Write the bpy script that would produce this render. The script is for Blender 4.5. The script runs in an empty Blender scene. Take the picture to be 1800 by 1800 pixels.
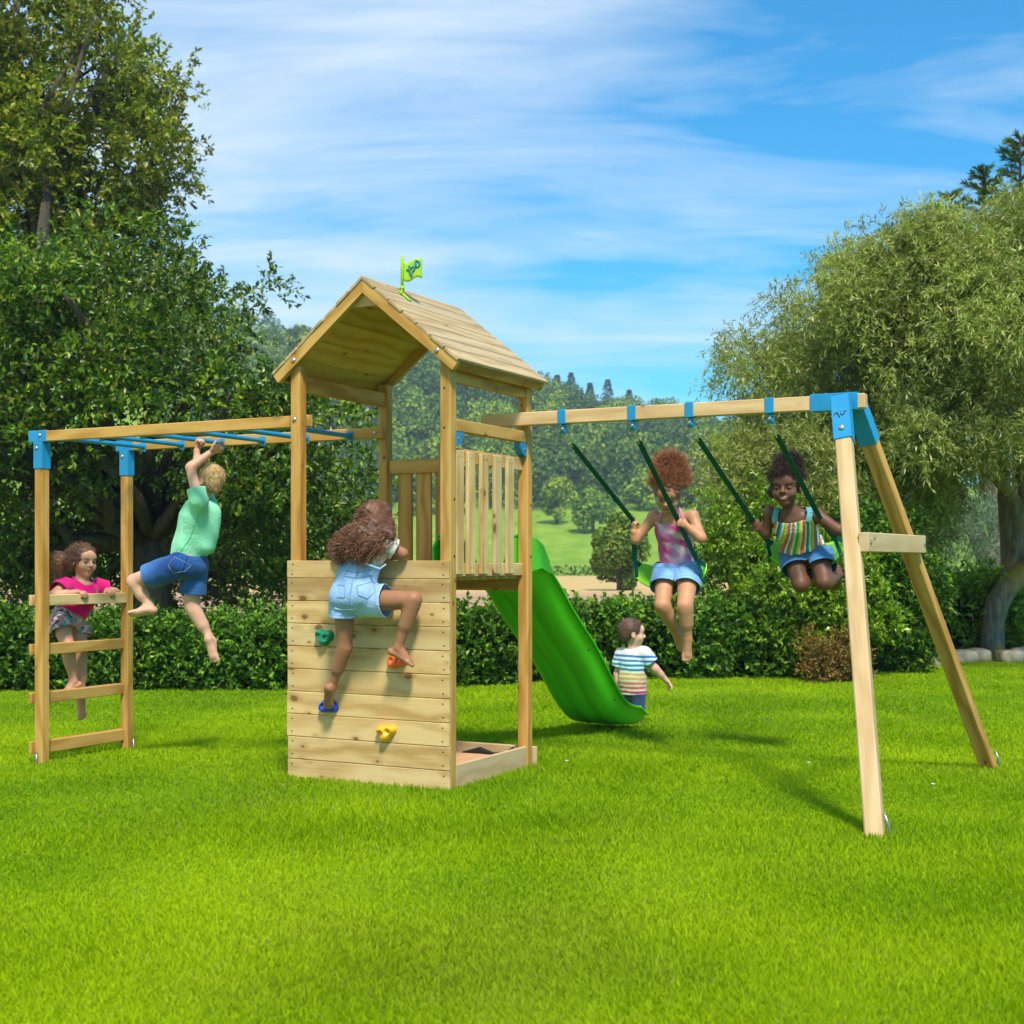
import bpy, bmesh, math, random
import numpy as np
from math import radians, sin, cos, pi, sqrt
from mathutils import Vector, Matrix

rng = np.random.default_rng(7)
scene = bpy.context.scene
COL = scene.collection

# ---------------------------------------------------------------- camera maths
# The photograph is 1800 px wide; u, v are positions measured on it and are turned
# into real points with a depth (or a plane of the climbing frame) given for each.
F, CX, HY, CAMH = 2395.53, 900.0, 987.5, 1.27
YAW = radians(27.539)
P0 = np.array([-.3431, 7.5926, 0.])
EX = np.array([cos(YAW), -sin(YAW), 0.])
EY = np.array([sin(YAW), cos(YAW), 0.])
EZ = np.array([0., 0., 1.])

def px(u, v, d):
    return np.array([(u - CX) * d / F, d, CAMH - (v - HY) * d / F])

def l2w(p):
    return P0 + p[0] * EX + p[1] * EY + p[2] * EZ

def w2l(w):
    r = np.asarray(w, float) - P0
    return np.array([r @ EX, r @ EY, r[2]])

def pl(u, v, ax, val):
    """point of the frame's local space seen at u, v on the plane ax = val"""
    d = np.array([(u - CX) / F, 1., -(v - HY) / F])
    o = np.array([0., 0., CAMH])
    if ax == 'z':
        k = (val - CAMH) / d[2]
    else:
        E = EX if ax == 'x' else EY
        k = (val + P0 @ E) / (d @ E)
    return w2l(o + k * d)

def plw(u, v, ax, val):
    return l2w(pl(u, v, ax, val))

def nrm(v):
    v = np.asarray(v, float)
    return v / (np.linalg.norm(v) + 1e-12)

def ground_z(x, y):
    """lawn height: level round the tower, falling a little to the left"""
    lx = (x - P0[0]) * EX[0] + (y - P0[1]) * EX[1]
    t = np.clip((-1.0 - lx) / 2.2, 0, 1.6)
    return -.085 * t * np.clip(t, 0, 1)

# ---------------------------------------------------------------- object helpers
def tag(o, label=None, cat=None, group=None, kind=None):
    if label: o['label'] = label
    if cat: o['category'] = cat
    if group: o['group'] = group
    if kind: o['kind'] = kind
    return o

def empty(name, loc=(0, 0, 0), rz=0.):
    o = bpy.data.objects.new(name, None)
    o.empty_display_size = .1
    o.location = loc
    o.rotation_euler = (0, 0, rz)
    COL.objects.link(o)
    return o

def mesh_obj(name, verts, faces, mats, parent=None, smooth=False, midx=None, vcol=None, wc=None, loc=None):
    """faces: list of index lists, or an (n,3)/(n,4) int array"""
    me = bpy.data.meshes.new(name)
    verts = np.asarray(verts, np.float32).reshape(-1, 3)
    if isinstance(faces, np.ndarray):
        n, k = faces.shape
        me.vertices.add(len(verts)); me.vertices.foreach_set('co', verts.ravel())
        me.loops.add(n * k); me.loops.foreach_set('vertex_index', faces.astype(np.int32).ravel())
        me.polygons.add(n)
        me.polygons.foreach_set('loop_start', np.arange(0, n * k, k, dtype=np.int32))
        me.polygons.foreach_set('loop_total', np.full(n, k, np.int32))
        me.update(calc_edges=True)
    else:
        me.from_pydata([tuple(map(float, v)) for v in verts], [], [tuple(map(int, f)) for f in faces])
    for m in (mats if isinstance(mats, (list, tuple)) else [mats]):
        me.materials.append(m)
    if midx is not None:
        me.polygons.foreach_set('material_index', np.asarray(midx, np.int32))
    me.polygons.foreach_set('use_smooth', np.full(len(me.polygons), bool(smooth)))
    if vcol is not None:
        a = me.attributes.new('col', 'FLOAT_COLOR', 'POINT')
        c = np.ones((len(verts), 4), np.float32); c[:, :3] = vcol
        a.data.foreach_set('color', c.ravel())
    if wc is not None:
        a = me.attributes.new('wc', 'FLOAT_VECTOR', 'POINT')
        a.data.foreach_set('vector', np.asarray(wc, np.float32).ravel())
    me.update()
    o = bpy.data.objects.new(name, me)
    COL.objects.link(o)
    if parent is not None: o.parent = parent
    if loc is not None: o.location = loc
    return o

class MB:
    """collects shapes that become ONE mesh"""
    def __init__(s):
        s.v, s.f, s.w, s.m, s.c, s.cuts = [], [], [], [], [], []
    def add(s, v, f, w=None, m=0, c=(1, 1, 1)):
        b = len(s.v)
        v = [np.asarray(p, float) for p in v]
        s.v += v
        s.f += [[i + b for i in q] for q in f]
        s.w += list(w) if w is not None else [p * 1. for p in v]
        s.m += [m] * len(f)
        s.c += [c] * len(v)
    def box(s, c, half, ax=None, bev=.004, m=0, grain=None, col=None):
        """chamfered box, centre c, half sizes, axes ax (3 rows); wood grain runs along its longest side"""
        if col is None:      # every piece of timber has a tone of its own
            q = rng.uniform(.86, 1.08); w_ = rng.uniform(-.04, .04); col = (q * (1 + w_), q, q * (1 - 1.5 * w_))
        c = np.asarray(c, float); half = np.asarray(half, float)
        A = np.eye(3) if ax is None else np.asarray(ax, float)
        bev = min(bev, half.min() * .45)
        idx, V, W = {}, [], []
        g = int(np.argmax(half)) if grain is None else grain
        order = [g] + [i for i in range(3) if i != g]
        off = np.array([rng.uniform(0, 50), rng.uniform(0, 9), rng.uniform(0, 9)])
        for sx in (-1, 1):
            for sy in (-1, 1):
                for sz in (-1, 1):
                    for k in range(3):
                        e = half - bev; e[k] = half[k]
                        q = e * (sx, sy, sz)
                        idx[(sx, sy, sz, k)] = len(V)
                        V.append(c + q @ A)
                        W.append(off + q[order])
        Fc = []
        for k in range(3):
            a, b = [i for i in range(3) if i != k]
            for sg in (-1, 1):
                ring = []
                for (p, q) in ((-1, -1), (1, -1), (1, 1), (-1, 1)):
                    t = [0, 0, 0]; t[k] = sg; t[a] = p; t[b] = q
                    ring.append(idx[(t[0], t[1], t[2], k)])
                flip = (sg < 0) ^ (k == 1)
                Fc.append(ring[::-1] if flip else ring)
        for k in range(3):           # edges parallel to axis k
            a, b = [i for i in range(3) if i != k]
            for p in (-1, 1):
                for q in (-1, 1):
                    def T(s_, ff):
                        t = [0, 0, 0]; t[k] = s_; t[a] = p; t[b] = q
                        return idx[(t[0], t[1], t[2], ff)]
                    r = [T(-1, a), T(1, a), T(1, b), T(-1, b)]
                    Fc.append(r)
        for sx in (-1, 1):
            for sy in (-1, 1):
                for sz in (-1, 1):
                    Fc.append([idx[(sx, sy, sz, k)] for k in range(3)])
        s.add(V, Fc, W, m, col)
    def span(s, x0, x1, y0, y1, z0, z1, **k):
        s.box(((x0 + x1) / 2, (y0 + y1) / 2, (z0 + z1) / 2), (abs(x1 - x0) / 2, abs(y1 - y0) / 2, abs(z1 - z0) / 2), **k)
    def stick(s, a, b, hw, hd, side, **k):
        """box along a->b; hw half width along side, hd half depth"""
        a = np.asarray(a, float); b = np.asarray(b, float)
        d = nrm(b - a); sd = nrm(np.asarray(side, float) - d * (np.asarray(side, float) @ d)); n = np.cross(d, sd)
        s.box((a + b) / 2, (np.linalg.norm(b - a) / 2, hw, hd), np.array([d, sd, n]), **k)
    def tube(s, pts, r, n=10, m=0, cap=True, col=(1, 1, 1)):
        pts = [np.asarray(p, float) for p in pts]
        rs = r if hasattr(r, '__len__') else [r] * len(pts)
        up = None; V = []
        for i, p in enumerate(pts):
            d = nrm(pts[min(i + 1, len(pts) - 1)] - pts[max(i - 1, 0)])
            if up is None:
                up = nrm(np.cross(d, (0.31, .2, .93)) if abs(d[2]) < .9 else np.cross(d, (1, .1, 0)))
            up = nrm(up - d * (up @ d)); w = np.cross(d, up)
            for k in range(n):
                a = 2 * pi * k / n
                V.append(p + rs[i] * (cos(a) * up + sin(a) * w))
        Fc = []
        for i in range(len(pts) - 1):
            for k in range(n):
                Fc.append([i * n + k, i * n + (k + 1) % n, (i + 1) * n + (k + 1) % n, (i + 1) * n + k])
        if cap:
            Fc.append(list(range(n))[::-1]); Fc.append([(len(pts) - 1) * n + k for k in range(n)])
        s.add(V, Fc, None, m, col)
    def bolt(s, p, nrmal, r=.011, h=.006, m=0):
        """round bolt head sunk on a face"""
        s.cuts.append((len(s.v), len(s.f)))
        n = nrm(nrmal); p = np.asarray(p, float)
        s.tube([p - n * .004, p + n * h * .5, p + n * h * .85, p + n * h], [r, r, r * .75, r * .3], 10, m)
    def pieces(s):
        """one builder per bolt"""
        e = s.cuts + [(len(s.v), len(s.f))]; out = []
        for (v0, f0), (v1, f1) in zip(e[:-1], e[1:]):
            q = MB(); q.v, q.w, q.c = s.v[v0:v1], s.w[v0:v1], s.c[v0:v1]
            q.f = [[i - v0 for i in f] for f in s.f[f0:f1]]; q.m = s.m[f0:f1]; out.append(q)
        return out
    def obj(s, name, mats, parent=None, smooth=False, loc=None, vcol=True):
        o = mesh_obj(name, s.v, s.f, mats, parent, smooth, s.m if len(s.m) else None, s.c if vcol else None, s.w, loc)
        bm = bmesh.new(); bm.from_mesh(o.data)
        bmesh.ops.recalc_face_normals(bm, faces=bm.faces)
        bm.to_mesh(o.data); bm.free()
        return o

# ---------------------------------------------------------------- materials
class NT:
    def __init__(s, name):
        s.mat = bpy.data.materials.new(name); s.mat.use_nodes = True
        s.t = s.mat.node_tree; s.t.nodes.clear()
        s.out = s.n('ShaderNodeOutputMaterial')
    def n(s, typ, **k):
        x = s.t.nodes.new(typ)
        for a, b in k.items(): setattr(x, a, b)
        return x
    def l(s, a, b): s.t.links.new(a, b)
    def setin(s, node, **k):
        for a, b in k.items():
            node.inputs[a.replace('_', ' ')].default_value = b
    def noise(s, vec, scale, detail=3, rough=.5, dist=0.):
        x = s.n('ShaderNodeTexNoise'); x.inputs['Scale'].default_value = scale
        x.inputs['Detail'].default_value = detail; x.inputs['Roughness'].default_value = rough
        x.inputs['Distortion'].default_value = dist
        if vec is not None: s.l(vec, x.inputs['Vector'])
        return x
    def ramp(s, fac, stops):
        r = s.n('ShaderNodeValToRGB'); e = r.color_ramp.elements
        while len(e) < len(stops): e.new(.5)
        for i, (p, c) in enumerate(stops):
            e[i].position = p
            e[i].color = (c, c, c, 1) if not hasattr(c, '__len__') else (*c, 1)
        s.l(fac, r.inputs['Fac'])
        return r
    def mapping(s, vec, scale=(1, 1, 1), loc=(0, 0, 0)):
        m = s.n('ShaderNodeMapping'); m.inputs['Scale'].default_value = scale; m.inputs['Location'].default_value = loc
        s.l(vec, m.inputs['Vector']); return m.outputs['Vector']
    def mix(s, fac, a, b, mode='MIX'):
        m = s.n('ShaderNodeMix', data_type='RGBA', blend_type=mode)
        for sock, val in ((m.inputs[0], fac), (m.inputs[6], a), (m.inputs[7], b)):
            if hasattr(val, 'node'): s.l(val, sock)
            elif hasattr(val, '__len__'): sock.default_value = (*val[:3], 1)
            else: sock.default_value = val
        return m.outputs[2]
    def bump(s, h, strength, dist=.002):
        b = s.n('ShaderNodeBump'); b.inputs['Strength'].default_value = strength; b.inputs['Distance'].default_value = dist
        s.l(h, b.inputs['Height']); return b.outputs['Normal']
    def math(s, op, a, b=0.):
        m = s.n('ShaderNodeMath', operation=op)
        for sock, val in ((m.inputs[0], a), (m.inputs[1], b)):
            if hasattr(val, 'node'): s.l(val, sock)
            else: sock.default_value = val
        return m.outputs[0]
    def bsdf(s, color=None, rough=.6, spec=.4, normal=None, **k):
        b = s.n('ShaderNodeBsdfPrincipled')
        if color is not None:
            if hasattr(color, 'node'): s.l(color, b.inputs['Base Color'])
            else: b.inputs['Base Color'].default_value = (*color, 1)
        if hasattr(rough, 'node'): s.l(rough, b.inputs['Roughness'])
        else: b.inputs['Roughness'].default_value = rough
        b.inputs['Specular IOR Level'].default_value = spec
        if normal is not None: s.l(normal, b.inputs['Normal'])
        for a, v in k.items(): b.inputs[a.replace('_', ' ')].default_value = v
        return b
    def done(s, shader):
        s.l(shader if not hasattr(shader, 'outputs') else shader.outputs[0], s.out.inputs['Surface'])
        return s.mat

def mat_wood(name, c_lo, c_mid, c_hi, knots=.5, green=0.):
    t = NT(name)
    at = t.n('ShaderNodeAttribute', attribute_name='wc').outputs['Vector']
    big = t.noise(t.mapping(at, (.35, .9, .9)), 1.2, 2)
    warp = t.noise(t.mapping(at, (1.6, 5, 5)), 1.0, 2)
    sep = t.n('ShaderNodeSeparateXYZ'); t.l(at, sep.inputs[0])
    # growth rings running along the board
    yy = t.math('ADD', t.math('MULTIPLY', sep.outputs[1], 62.), t.math('MULTIPLY', sep.outputs[2], 35.))
    ring = t.math('SINE', t.math('ADD', yy, t.math('MULTIPLY', warp.outputs[0], 16.)))
    ring = t.math('ADD', t.math('MULTIPLY', ring, .5), .5)
    fib = t.noise(t.mapping(at, (5, 130, 130)), 1.0, 3, .6)
    g = t.math('ADD', t.math('MULTIPLY', ring, .26), t.math('ADD', t.math('MULTIPLY', fib.outputs[0], .36), t.math('MULTIPLY', big.outputs[0], .50)))
    col = t.ramp(g, [(.34, c_lo), (.52, c_mid), (.69, c_hi)]).outputs[0]
    # knots
    vo = t.n('ShaderNodeTexVoronoi'); vo.inputs['Scale'].default_value = 1.0
    wv = t.noise(t.mapping(at, (14, 30, 30)), 1.0, 2)
    mp = t.n('ShaderNodeVectorMath', operation='ADD'); t.l(t.mapping(at, (7.6, 13., 13.)), mp.inputs[0])
    sc = t.n('ShaderNodeVectorMath', operation='SCALE'); sc.inputs['Scale'].default_value = .22; t.l(wv.outputs['Color'], sc.inputs[0]); t.l(sc.outputs[0], mp.inputs[1])
    t.l(mp.outputs[0], vo.inputs['Vector'])
    sel = t.n('ShaderNodeSeparateColor'); t.l(vo.outputs['Color'], sel.inputs[0])
    rad = t.math('MULTIPLY', t.math('POWER', sel.outputs[0], 1.3), .17 * knots * 2)
    kn = t.math('DIVIDE', vo.outputs['Distance'], t.math('MAXIMUM', rad, .002))
    core = t.ramp(kn, [(.0, 1.), (.75, .92), (1.0, 0.)]).outputs[0]
    halo = t.ramp(t.math('MULTIPLY', kn, .4), [(.2, 1.), (1.0, 0.)]).outputs[0]
    gate = t.math('GREATER_THAN', sel.outputs[1], .40)
    col = t.mix(t.math('MULTIPLY', t.math('MULTIPLY', halo, gate), .50), col, (c_lo[0] * .72, c_lo[1] * .56, c_lo[2] * .42))
    col = t.mix(t.math('MULTIPLY', t.math('MULTIPLY', core, gate), .80), col, (.13, .055, .016))
    tone = t.n('ShaderNodeAttribute', attribute_name='col').outputs['Color']
    col = t.mix(1., col, tone, 'MULTIPLY')
    rough = t.ramp(fib.outputs[0], [(.2, .55), (.8, .75)]).outputs[0]
    nb = t.bump(t.math('ADD', fib.outputs[0], t.math('MULTIPLY', ring, .35)), .35, .0015)
    return t.done(t.bsdf(col, rough, .25, nb))

def mat_plain(name, c, rough=.45, spec=.5, bumpy=0., scale=60, var=.08, **k):
    t = NT(name)
    co = t.n('ShaderNodeTexCoord').outputs['Object']
    nz = t.noise(co, scale, 3)
    n2 = t.noise(co, 7, 2)
    lo = tuple(x * (1 - var) for x in c); hi = tuple(min(1, x * (1 + var)) for x in c)
    col = t.ramp(n2.outputs[0], [(.3, lo), (.7, hi)]).outputs[0]
    nb = t.bump(nz.outputs[0], bumpy, .001) if bumpy else None
    return t.done(t.bsdf(col, rough, spec, nb, **k))

def mat_vcol(name, rough=.7, spec=.3, bump_scale=0, bump_str=.3, bdist=.002, sheen=0., sss=0., var=.12, vscale=40, folds=0.):
    t = NT(name)
    a = t.n('ShaderNodeAttribute', attribute_name='col').outputs['Color']
    co = t.n('ShaderNodeTexCoord').outputs['Object']
    n1 = t.noise(co, vscale, 3)
    f = t.ramp(n1.outputs[0], [(.25, 1 - var), (.75, 1 + var)]).outputs[0]
    col = t.mix(1., a, f, 'MULTIPLY')
    nb = None
    if bump_scale:
        nz = t.noise(co, bump_scale, 4, .6)
        nb = t.bump(nz.outputs[0], bump_str, bdist)
        if folds:
            n3 = t.noise(co, 17, 3, .5, 1.4)
            rid = t.math('ABSOLUTE', t.math('SUBTRACT', n3.outputs[0], .5))
            b2 = t.n('ShaderNodeBump'); b2.inputs['Strength'].default_value = folds; b2.inputs['Distance'].default_value = .03
            t.l(rid, b2.inputs['Height']); t.l(nb, b2.inputs['Normal']); nb = b2.outputs['Normal']
    b = t.bsdf(col, rough, spec, nb)
    if sheen: b.inputs['Sheen Weight'].default_value = sheen
    if sss:
        b.inputs['Subsurface Weight'].default_value = sss
        b.inputs['Subsurface Radius'].default_value = (.012, .005, .003)
        b.inputs['Subsurface Scale'].default_value = 1.0
    return t.done(b)

def mat_leaf(name, stops, trans=.35, rough=.5, spec=.35, tcol=None):
    """stops: colour ramp over a random number per leaf"""
    t = NT(name)
    r = t.n('ShaderNodeNewGeometry').outputs['Random Per Island']
    a = t.n('ShaderNodeAttribute', attribute_name='col').outputs['Color']
    c = t.mix(1., t.ramp(r, stops).outputs[0], a, 'MULTIPLY')
    b = t.bsdf(c, rough, spec)
    tr = t.n('ShaderNodeBsdfTranslucent')
    tc = t.mix(1., c, tcol or (1.15, 1.25, .5), 'MULTIPLY')
    t.l(tc, tr.inputs['Color'])
    m = t.n('ShaderNodeMixShader'); m.inputs[0].default_value = trans
    t.l(b.outputs[0], m.inputs[1]); t.l(tr.outputs[0], m.inputs[2])
    return t.done(m)

def mat_bark(name, c1, c2, moss=None):
    t = NT(name)
    co = t.n('ShaderNodeTexCoord').outputs['Object']
    n1 = t.noise(t.mapping(co, (9, 9, 2.2)), 2., 5, .65, .4)
    n2 = t.noise(co, 2.2, 3)
    col = t.ramp(n1.outputs[0], [(.3, c1), (.7, c2)]).outputs[0]
    if moss: col = t.mix(t.ramp(n2.outputs[0], [(.5, 0.), (.62, .85)]).outputs[0], col, moss)
    return t.done(t.bsdf(col, .85, .2, t.bump(n1.outputs[0], .9, .03)))

def steel():
    return mat_plain('zinc_steel', (.42, .42, .41), .38, .5, Metallic=1.0)
M_STEEL = steel()
# ================================================================ bodies: signed distance fields turned into one skin
HS = .0040          # voxel of the skin
class Field:
    def __init__(s, lo, hi, h):
        s.lo = np.asarray(lo, float); s.h = h
        s.n = np.ceil((np.asarray(hi) - s.lo) / h).astype(int) + 1
        s.D = np.full(s.n, .5, np.float32)
    def sub(s, lo, hi):
        a = np.clip(np.floor((lo - s.lo) / s.h).astype(int), 0, s.n - 1)
        b = np.clip(np.ceil((hi - s.lo) / s.h).astype(int) + 1, 1, s.n)
        if np.any(b <= a): return None, None
        sl = tuple(slice(i, j) for i, j in zip(a, b))
        ax = [(s.lo[k] + s.h * np.arange(a[k], b[k])).astype(np.float32) for k in range(3)]
        return sl, np.stack(np.meshgrid(*ax, indexing='ij'), -1)
    def put(s, prim, grow=0., k=None):
        lo, hi = prim.box()
        kk = prim.k if k is None else k
        pad = kk + grow + s.h * 3
        sl, P = s.sub(lo - pad, hi + pad)
        if sl is None: return
        d = prim.dist(P) - grow
        A = s.D[sl]
        if prim.neg:
            d = -d
            hh = np.maximum(kk - np.abs(A - d), 0) / max(kk, 1e-6)
            s.D[sl] = np.maximum(A, d) + hh * hh * kk * .25
        else:
            hh = np.maximum(kk - np.abs(A - d), 0) / max(kk, 1e-6)
            s.D[sl] = np.minimum(A, d) - hh * hh * kk * .25
    def cut(s, c, n):
        """keep the side behind the plane"""
        c = np.asarray(c, np.float32); n = np.asarray(nrm(n), np.float32)
        ax = [(s.lo[k] + s.h * np.arange(s.n[k])).astype(np.float32) for k in range(3)]
        d = ((ax[0] - c[0]) * n[0])[:, None, None] + ((ax[1] - c[1]) * n[1])[None, :, None] + ((ax[2] - c[2]) * n[2])[None, None, :]
        s.D = np.maximum(s.D, d)
    def mesh(s):
        D = s.D; S = D < 0
        c = S[:-1, :-1, :-1].astype(np.int8)
        tot = np.zeros_like(c)
        offs = [(i, j, k) for i in (0, 1) for j in (0, 1) for k in (0, 1)]
        n = np.array(D.shape) - 1
        for (i, j, k) in offs: tot += S[i:i + n[0], j:j + n[1], k:k + n[2]]
        act = (tot > 0) & (tot < 8)
        cells = np.argwhere(act)
        if len(cells) == 0: return np.zeros((0, 3)), np.zeros((0, 4), int)
        ids = np.full(act.shape, -1, np.int32); ids[tuple(cells.T)] = np.arange(len(cells))
        cv = np.stack([D[cells[:, 0] + i, cells[:, 1] + j, cells[:, 2] + k] for i, j, k in offs], 1)
        acc = np.zeros((len(cells), 3)); cnt = np.zeros(len(cells))
        O = np.array(offs, float)
        for a in range(8):
            for b in range(a + 1, 8):
                if np.abs(O[a] - O[b]).sum() != 1: continue
                da, db = cv[:, a], cv[:, b]
                m = (da < 0) != (db < 0)
                t = np.where(m, da / np.where(m, da - db, 1), 0)
                acc += m[:, None] * (O[a] + t[:, None] * (O[b] - O[a])); cnt += m
        V = s.lo + s.h * (cells + acc / np.maximum(cnt, 1)[:, None])
        quads = []
        for ax in range(3):
            b, c2 = [(1, 2), (2, 0), (0, 1)][ax]
            s0 = [slice(1, -1)] * 3; s0[ax] = slice(0, -1)
            s1 = list(s0); s1[ax] = slice(1, None)
            A, B = S[tuple(s0)], S[tuple(s1)]
            for inside_first in (True, False):
                m = (A & ~B) if inside_first else (~A & B)
                p = np.argwhere(m)
                if len(p) == 0: continue
                base = p.copy()
                for q in range(3):
                    if q != ax: base[:, q] += 1
                def cid(db, dc):
                    x = base.copy(); x[:, b] -= db; x[:, c2] -= dc
                    return ids[tuple(x.T)]
                q = np.stack([cid(1, 1), cid(0, 1), cid(0, 0), cid(1, 0)], 1)
                if not inside_first: q = q[:, ::-1]
                quads.append(q)
        Q = np.concatenate(quads)
        Q = Q[(Q >= 0).all(1)]
        return V, Q

class Cap:
    """round cone a -> b, optionally flattened: side vector with half width factor"""
    neg = False
    def __init__(s, a, b, ra, rb, k=.012, neg=False, side=None, flat=1., skew=1.):
        s.a, s.b, s.ra, s.rb, s.k, s.neg = np.asarray(a, np.float32), np.asarray(b, np.float32), ra, rb, k, neg
        s.side = side; s.flat = flat
        if side is not None:
            d = nrm(s.b - s.a); sd = nrm(np.asarray(side) - d * (np.asarray(side) @ d)); s.nv = np.cross(d, sd).astype(np.float32)
    def box(s):
        r = max(s.ra, s.rb) * 1.02
        return np.minimum(s.a, s.b) - r, np.maximum(s.a, s.b) + r
    def dist(s, P):
        q = P - s.a; ab = s.b - s.a
        if s.side is not None:      # squash along nv : depth = flat * width
            e = q @ s.nv
            q = q + e[..., None] * s.nv * (1 / s.flat - 1)
            abn = float(ab @ s.nv); ab = ab + abn * s.nv * (1 / s.flat - 1)
        t = np.clip((q @ ab) / float(ab @ ab), 0, 1)
        d = np.linalg.norm(q - t[..., None] * ab, axis=-1) - (s.ra + (s.rb - s.ra) * t)
        return d * (1 if s.side is None else (s.flat + 1) / 2)

class Ell:
    neg = False
    def __init__(s, c, rad, R=None, k=.012, neg=False):
        s.c = np.asarray(c, np.float32); s.r = np.asarray(rad, np.float32); s.R = (np.eye(3) if R is None else np.asarray(R)).astype(np.float32); s.k = k; s.neg = neg
    def box(s):
        m = np.sqrt(((s.R.T * s.r) ** 2).sum(1))
        return s.c - m, s.c + m
    def dist(s, P):
        q = (P - s.c) @ s.R.T
        k0 = np.linalg.norm(q / s.r, axis=-1); k1 = np.linalg.norm(q / (s.r * s.r), axis=-1)
        return k0 * (k0 - 1) / np.maximum(k1, 1e-6)

def build_field(prims, h, grow=0., kmul=1., pad=.03):
    los = np.array([p.box()[0] for p in prims if not p.neg]); his = np.array([p.box()[1] for p in prims if not p.neg])
    f = Field(los.min(0) - pad - grow, his.max(0) + pad + grow, h)
    for p in prims: f.put(p, 0. if p.neg else grow, p.k * kmul)
    return f

def smooth_mesh(V, Q, it=2, lam=.5):
    n = len(V)
    e = np.concatenate([Q[:, [0, 1]], Q[:, [1, 2]], Q[:, [2, 3]], Q[:, [3, 0]]])
    for _ in range(it):
        acc = np.zeros((n, 3)); cnt = np.zeros(n)
        for a, b in ((0, 1), (1, 0)):
            for k in range(3): acc[:, k] += np.bincount(e[:, a], V[e[:, b], k], n)
            cnt += np.bincount(e[:, a], minlength=n)
        V = V + lam * (acc / np.maximum(cnt, 1)[:, None] - V)
    return V

def vnormals(V, Q):
    fn = np.cross(V[Q[:, 2]] - V[Q[:, 0]], V[Q[:, 3]] - V[Q[:, 1]])
    N = np.zeros_like(V)
    for k in range(4):
        for c in range(3): N[:, c] += np.bincount(Q[:, k], fn[:, c], len(V))
    return N / (np.linalg.norm(N, axis=1, keepdims=True) + 1e-12)

def wob(P, f, seed):
    """cheap smooth noise in -1..1"""
    r = np.random.default_rng(seed); o = np.zeros(len(P))
    for i in range(6):
        d = r.normal(size=3); d /= np.linalg.norm(d)
        o += np.sin(P @ d * f * r.uniform(.6, 1.7) + r.uniform(0, 6.3))
    return o / 3.2

def keep(V, Q, mask_v):
    """drop the faces that touch masked-out vertices"""
    ok = mask_v[Q].all(1); Q = Q[ok]
    used = np.unique(Q); mp = np.full(len(V), -1); mp[used] = np.arange(len(used))
    return V[used], mp[Q], used

def frame3(fwd, up):
    """rows: right, forward, up"""
    f = nrm(fwd); r = nrm(np.cross(f, up)); return np.array([r, f, np.cross(r, f)])

def smooth_rim(V, Q, it=6):
    """even out the open edges of a garment"""
    e = np.concatenate([Q[:, [0, 1]], Q[:, [1, 2]], Q[:, [2, 3]], Q[:, [3, 0]]])
    e.sort(1); key = e[:, 0].astype(np.int64) * len(V) + e[:, 1]
    uq, idx, cnt = np.unique(key, return_index=True, return_counts=True)
    b = e[idx[cnt == 1]]
    if len(b) == 0: return V
    V = V.copy()
    for _ in range(it):
        acc = np.zeros_like(V); n = np.zeros(len(V))
        for i, j in ((0, 1), (1, 0)):
            for k in range(3): acc[:, k] += np.bincount(b[:, i], V[b[:, j], k], len(V))
            n += np.bincount(b[:, i], minlength=len(V))
        m = n > 0
        V[m] = V[m] * .45 + acc[m] / n[m][:, None] * .55
    return V

def head_prims(c, fwd, up, s=1., neck=None):
    """c = middle of the head (between ears, eye level); s=1 -> 0.205 m tall"""
    R = frame3(fwd, up)
    def L(x, y, z): return np.asarray(c) + s * (np.array([x, y, z]) @ R)
    P = [Ell(L(0, -.012, .030), np.array([.073, .089, .076]) * s, R, .02),
         Ell(L(0, .022, -.040), np.array([.056, .060, .062]) * s, R, .03),
         Ell(L(0, .052, -.086), np.array([.024, .020, .017]) * s, R, .022),
         Ell(L(0, .062, .028), np.array([.052, .024, .034]) * s, R, .03)]
    for x in (-1, 1):
        P += [Ell(L(x * .038, .052, -.034), np.array([.023, .022, .022]) * s, R, .03),
              Ell(L(x * .030, .086, -.004), np.array([.017, .012, .011]) * s, R, .012, True),
              Ell(L(x * .031, .066, -.006), np.array([.0145, .0145, .0125]) * s, R, .002)]
        # ear: shell with a hollow
        er = np.array([R[0] * x, R[1], R[2]])
        P += [Ell(L(x * .073, -.008, -.010), np.array([.009, .019, .028]) * s, R, .006),
              Ell(L(x * .084, -.003, -.008), np.array([.008, .010, .017]) * s, R, .004, True)]
    P += [Cap(L(0, .078, .006), L(0, .092, -.022), .007 * s, .0105 * s, .008),
          Ell(L(0, .093, -.025), np.array([.0115, .011, .009]) * s, R, .008),
          Ell(L(-.010, .084, -.028), np.array([.008, .008, .007]) * s, R, .006),
          Ell(L(.010, .084, -.028), np.array([.008, .008, .007]) * s, R, .006),
          Ell(L(0, .076, -.052), np.array([.022, .012, .006]) * s, R, .006),
          Ell(L(0, .075, -.063), np.array([.019, .011, .006]) * s, R, .006)]
    return P, R

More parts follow.
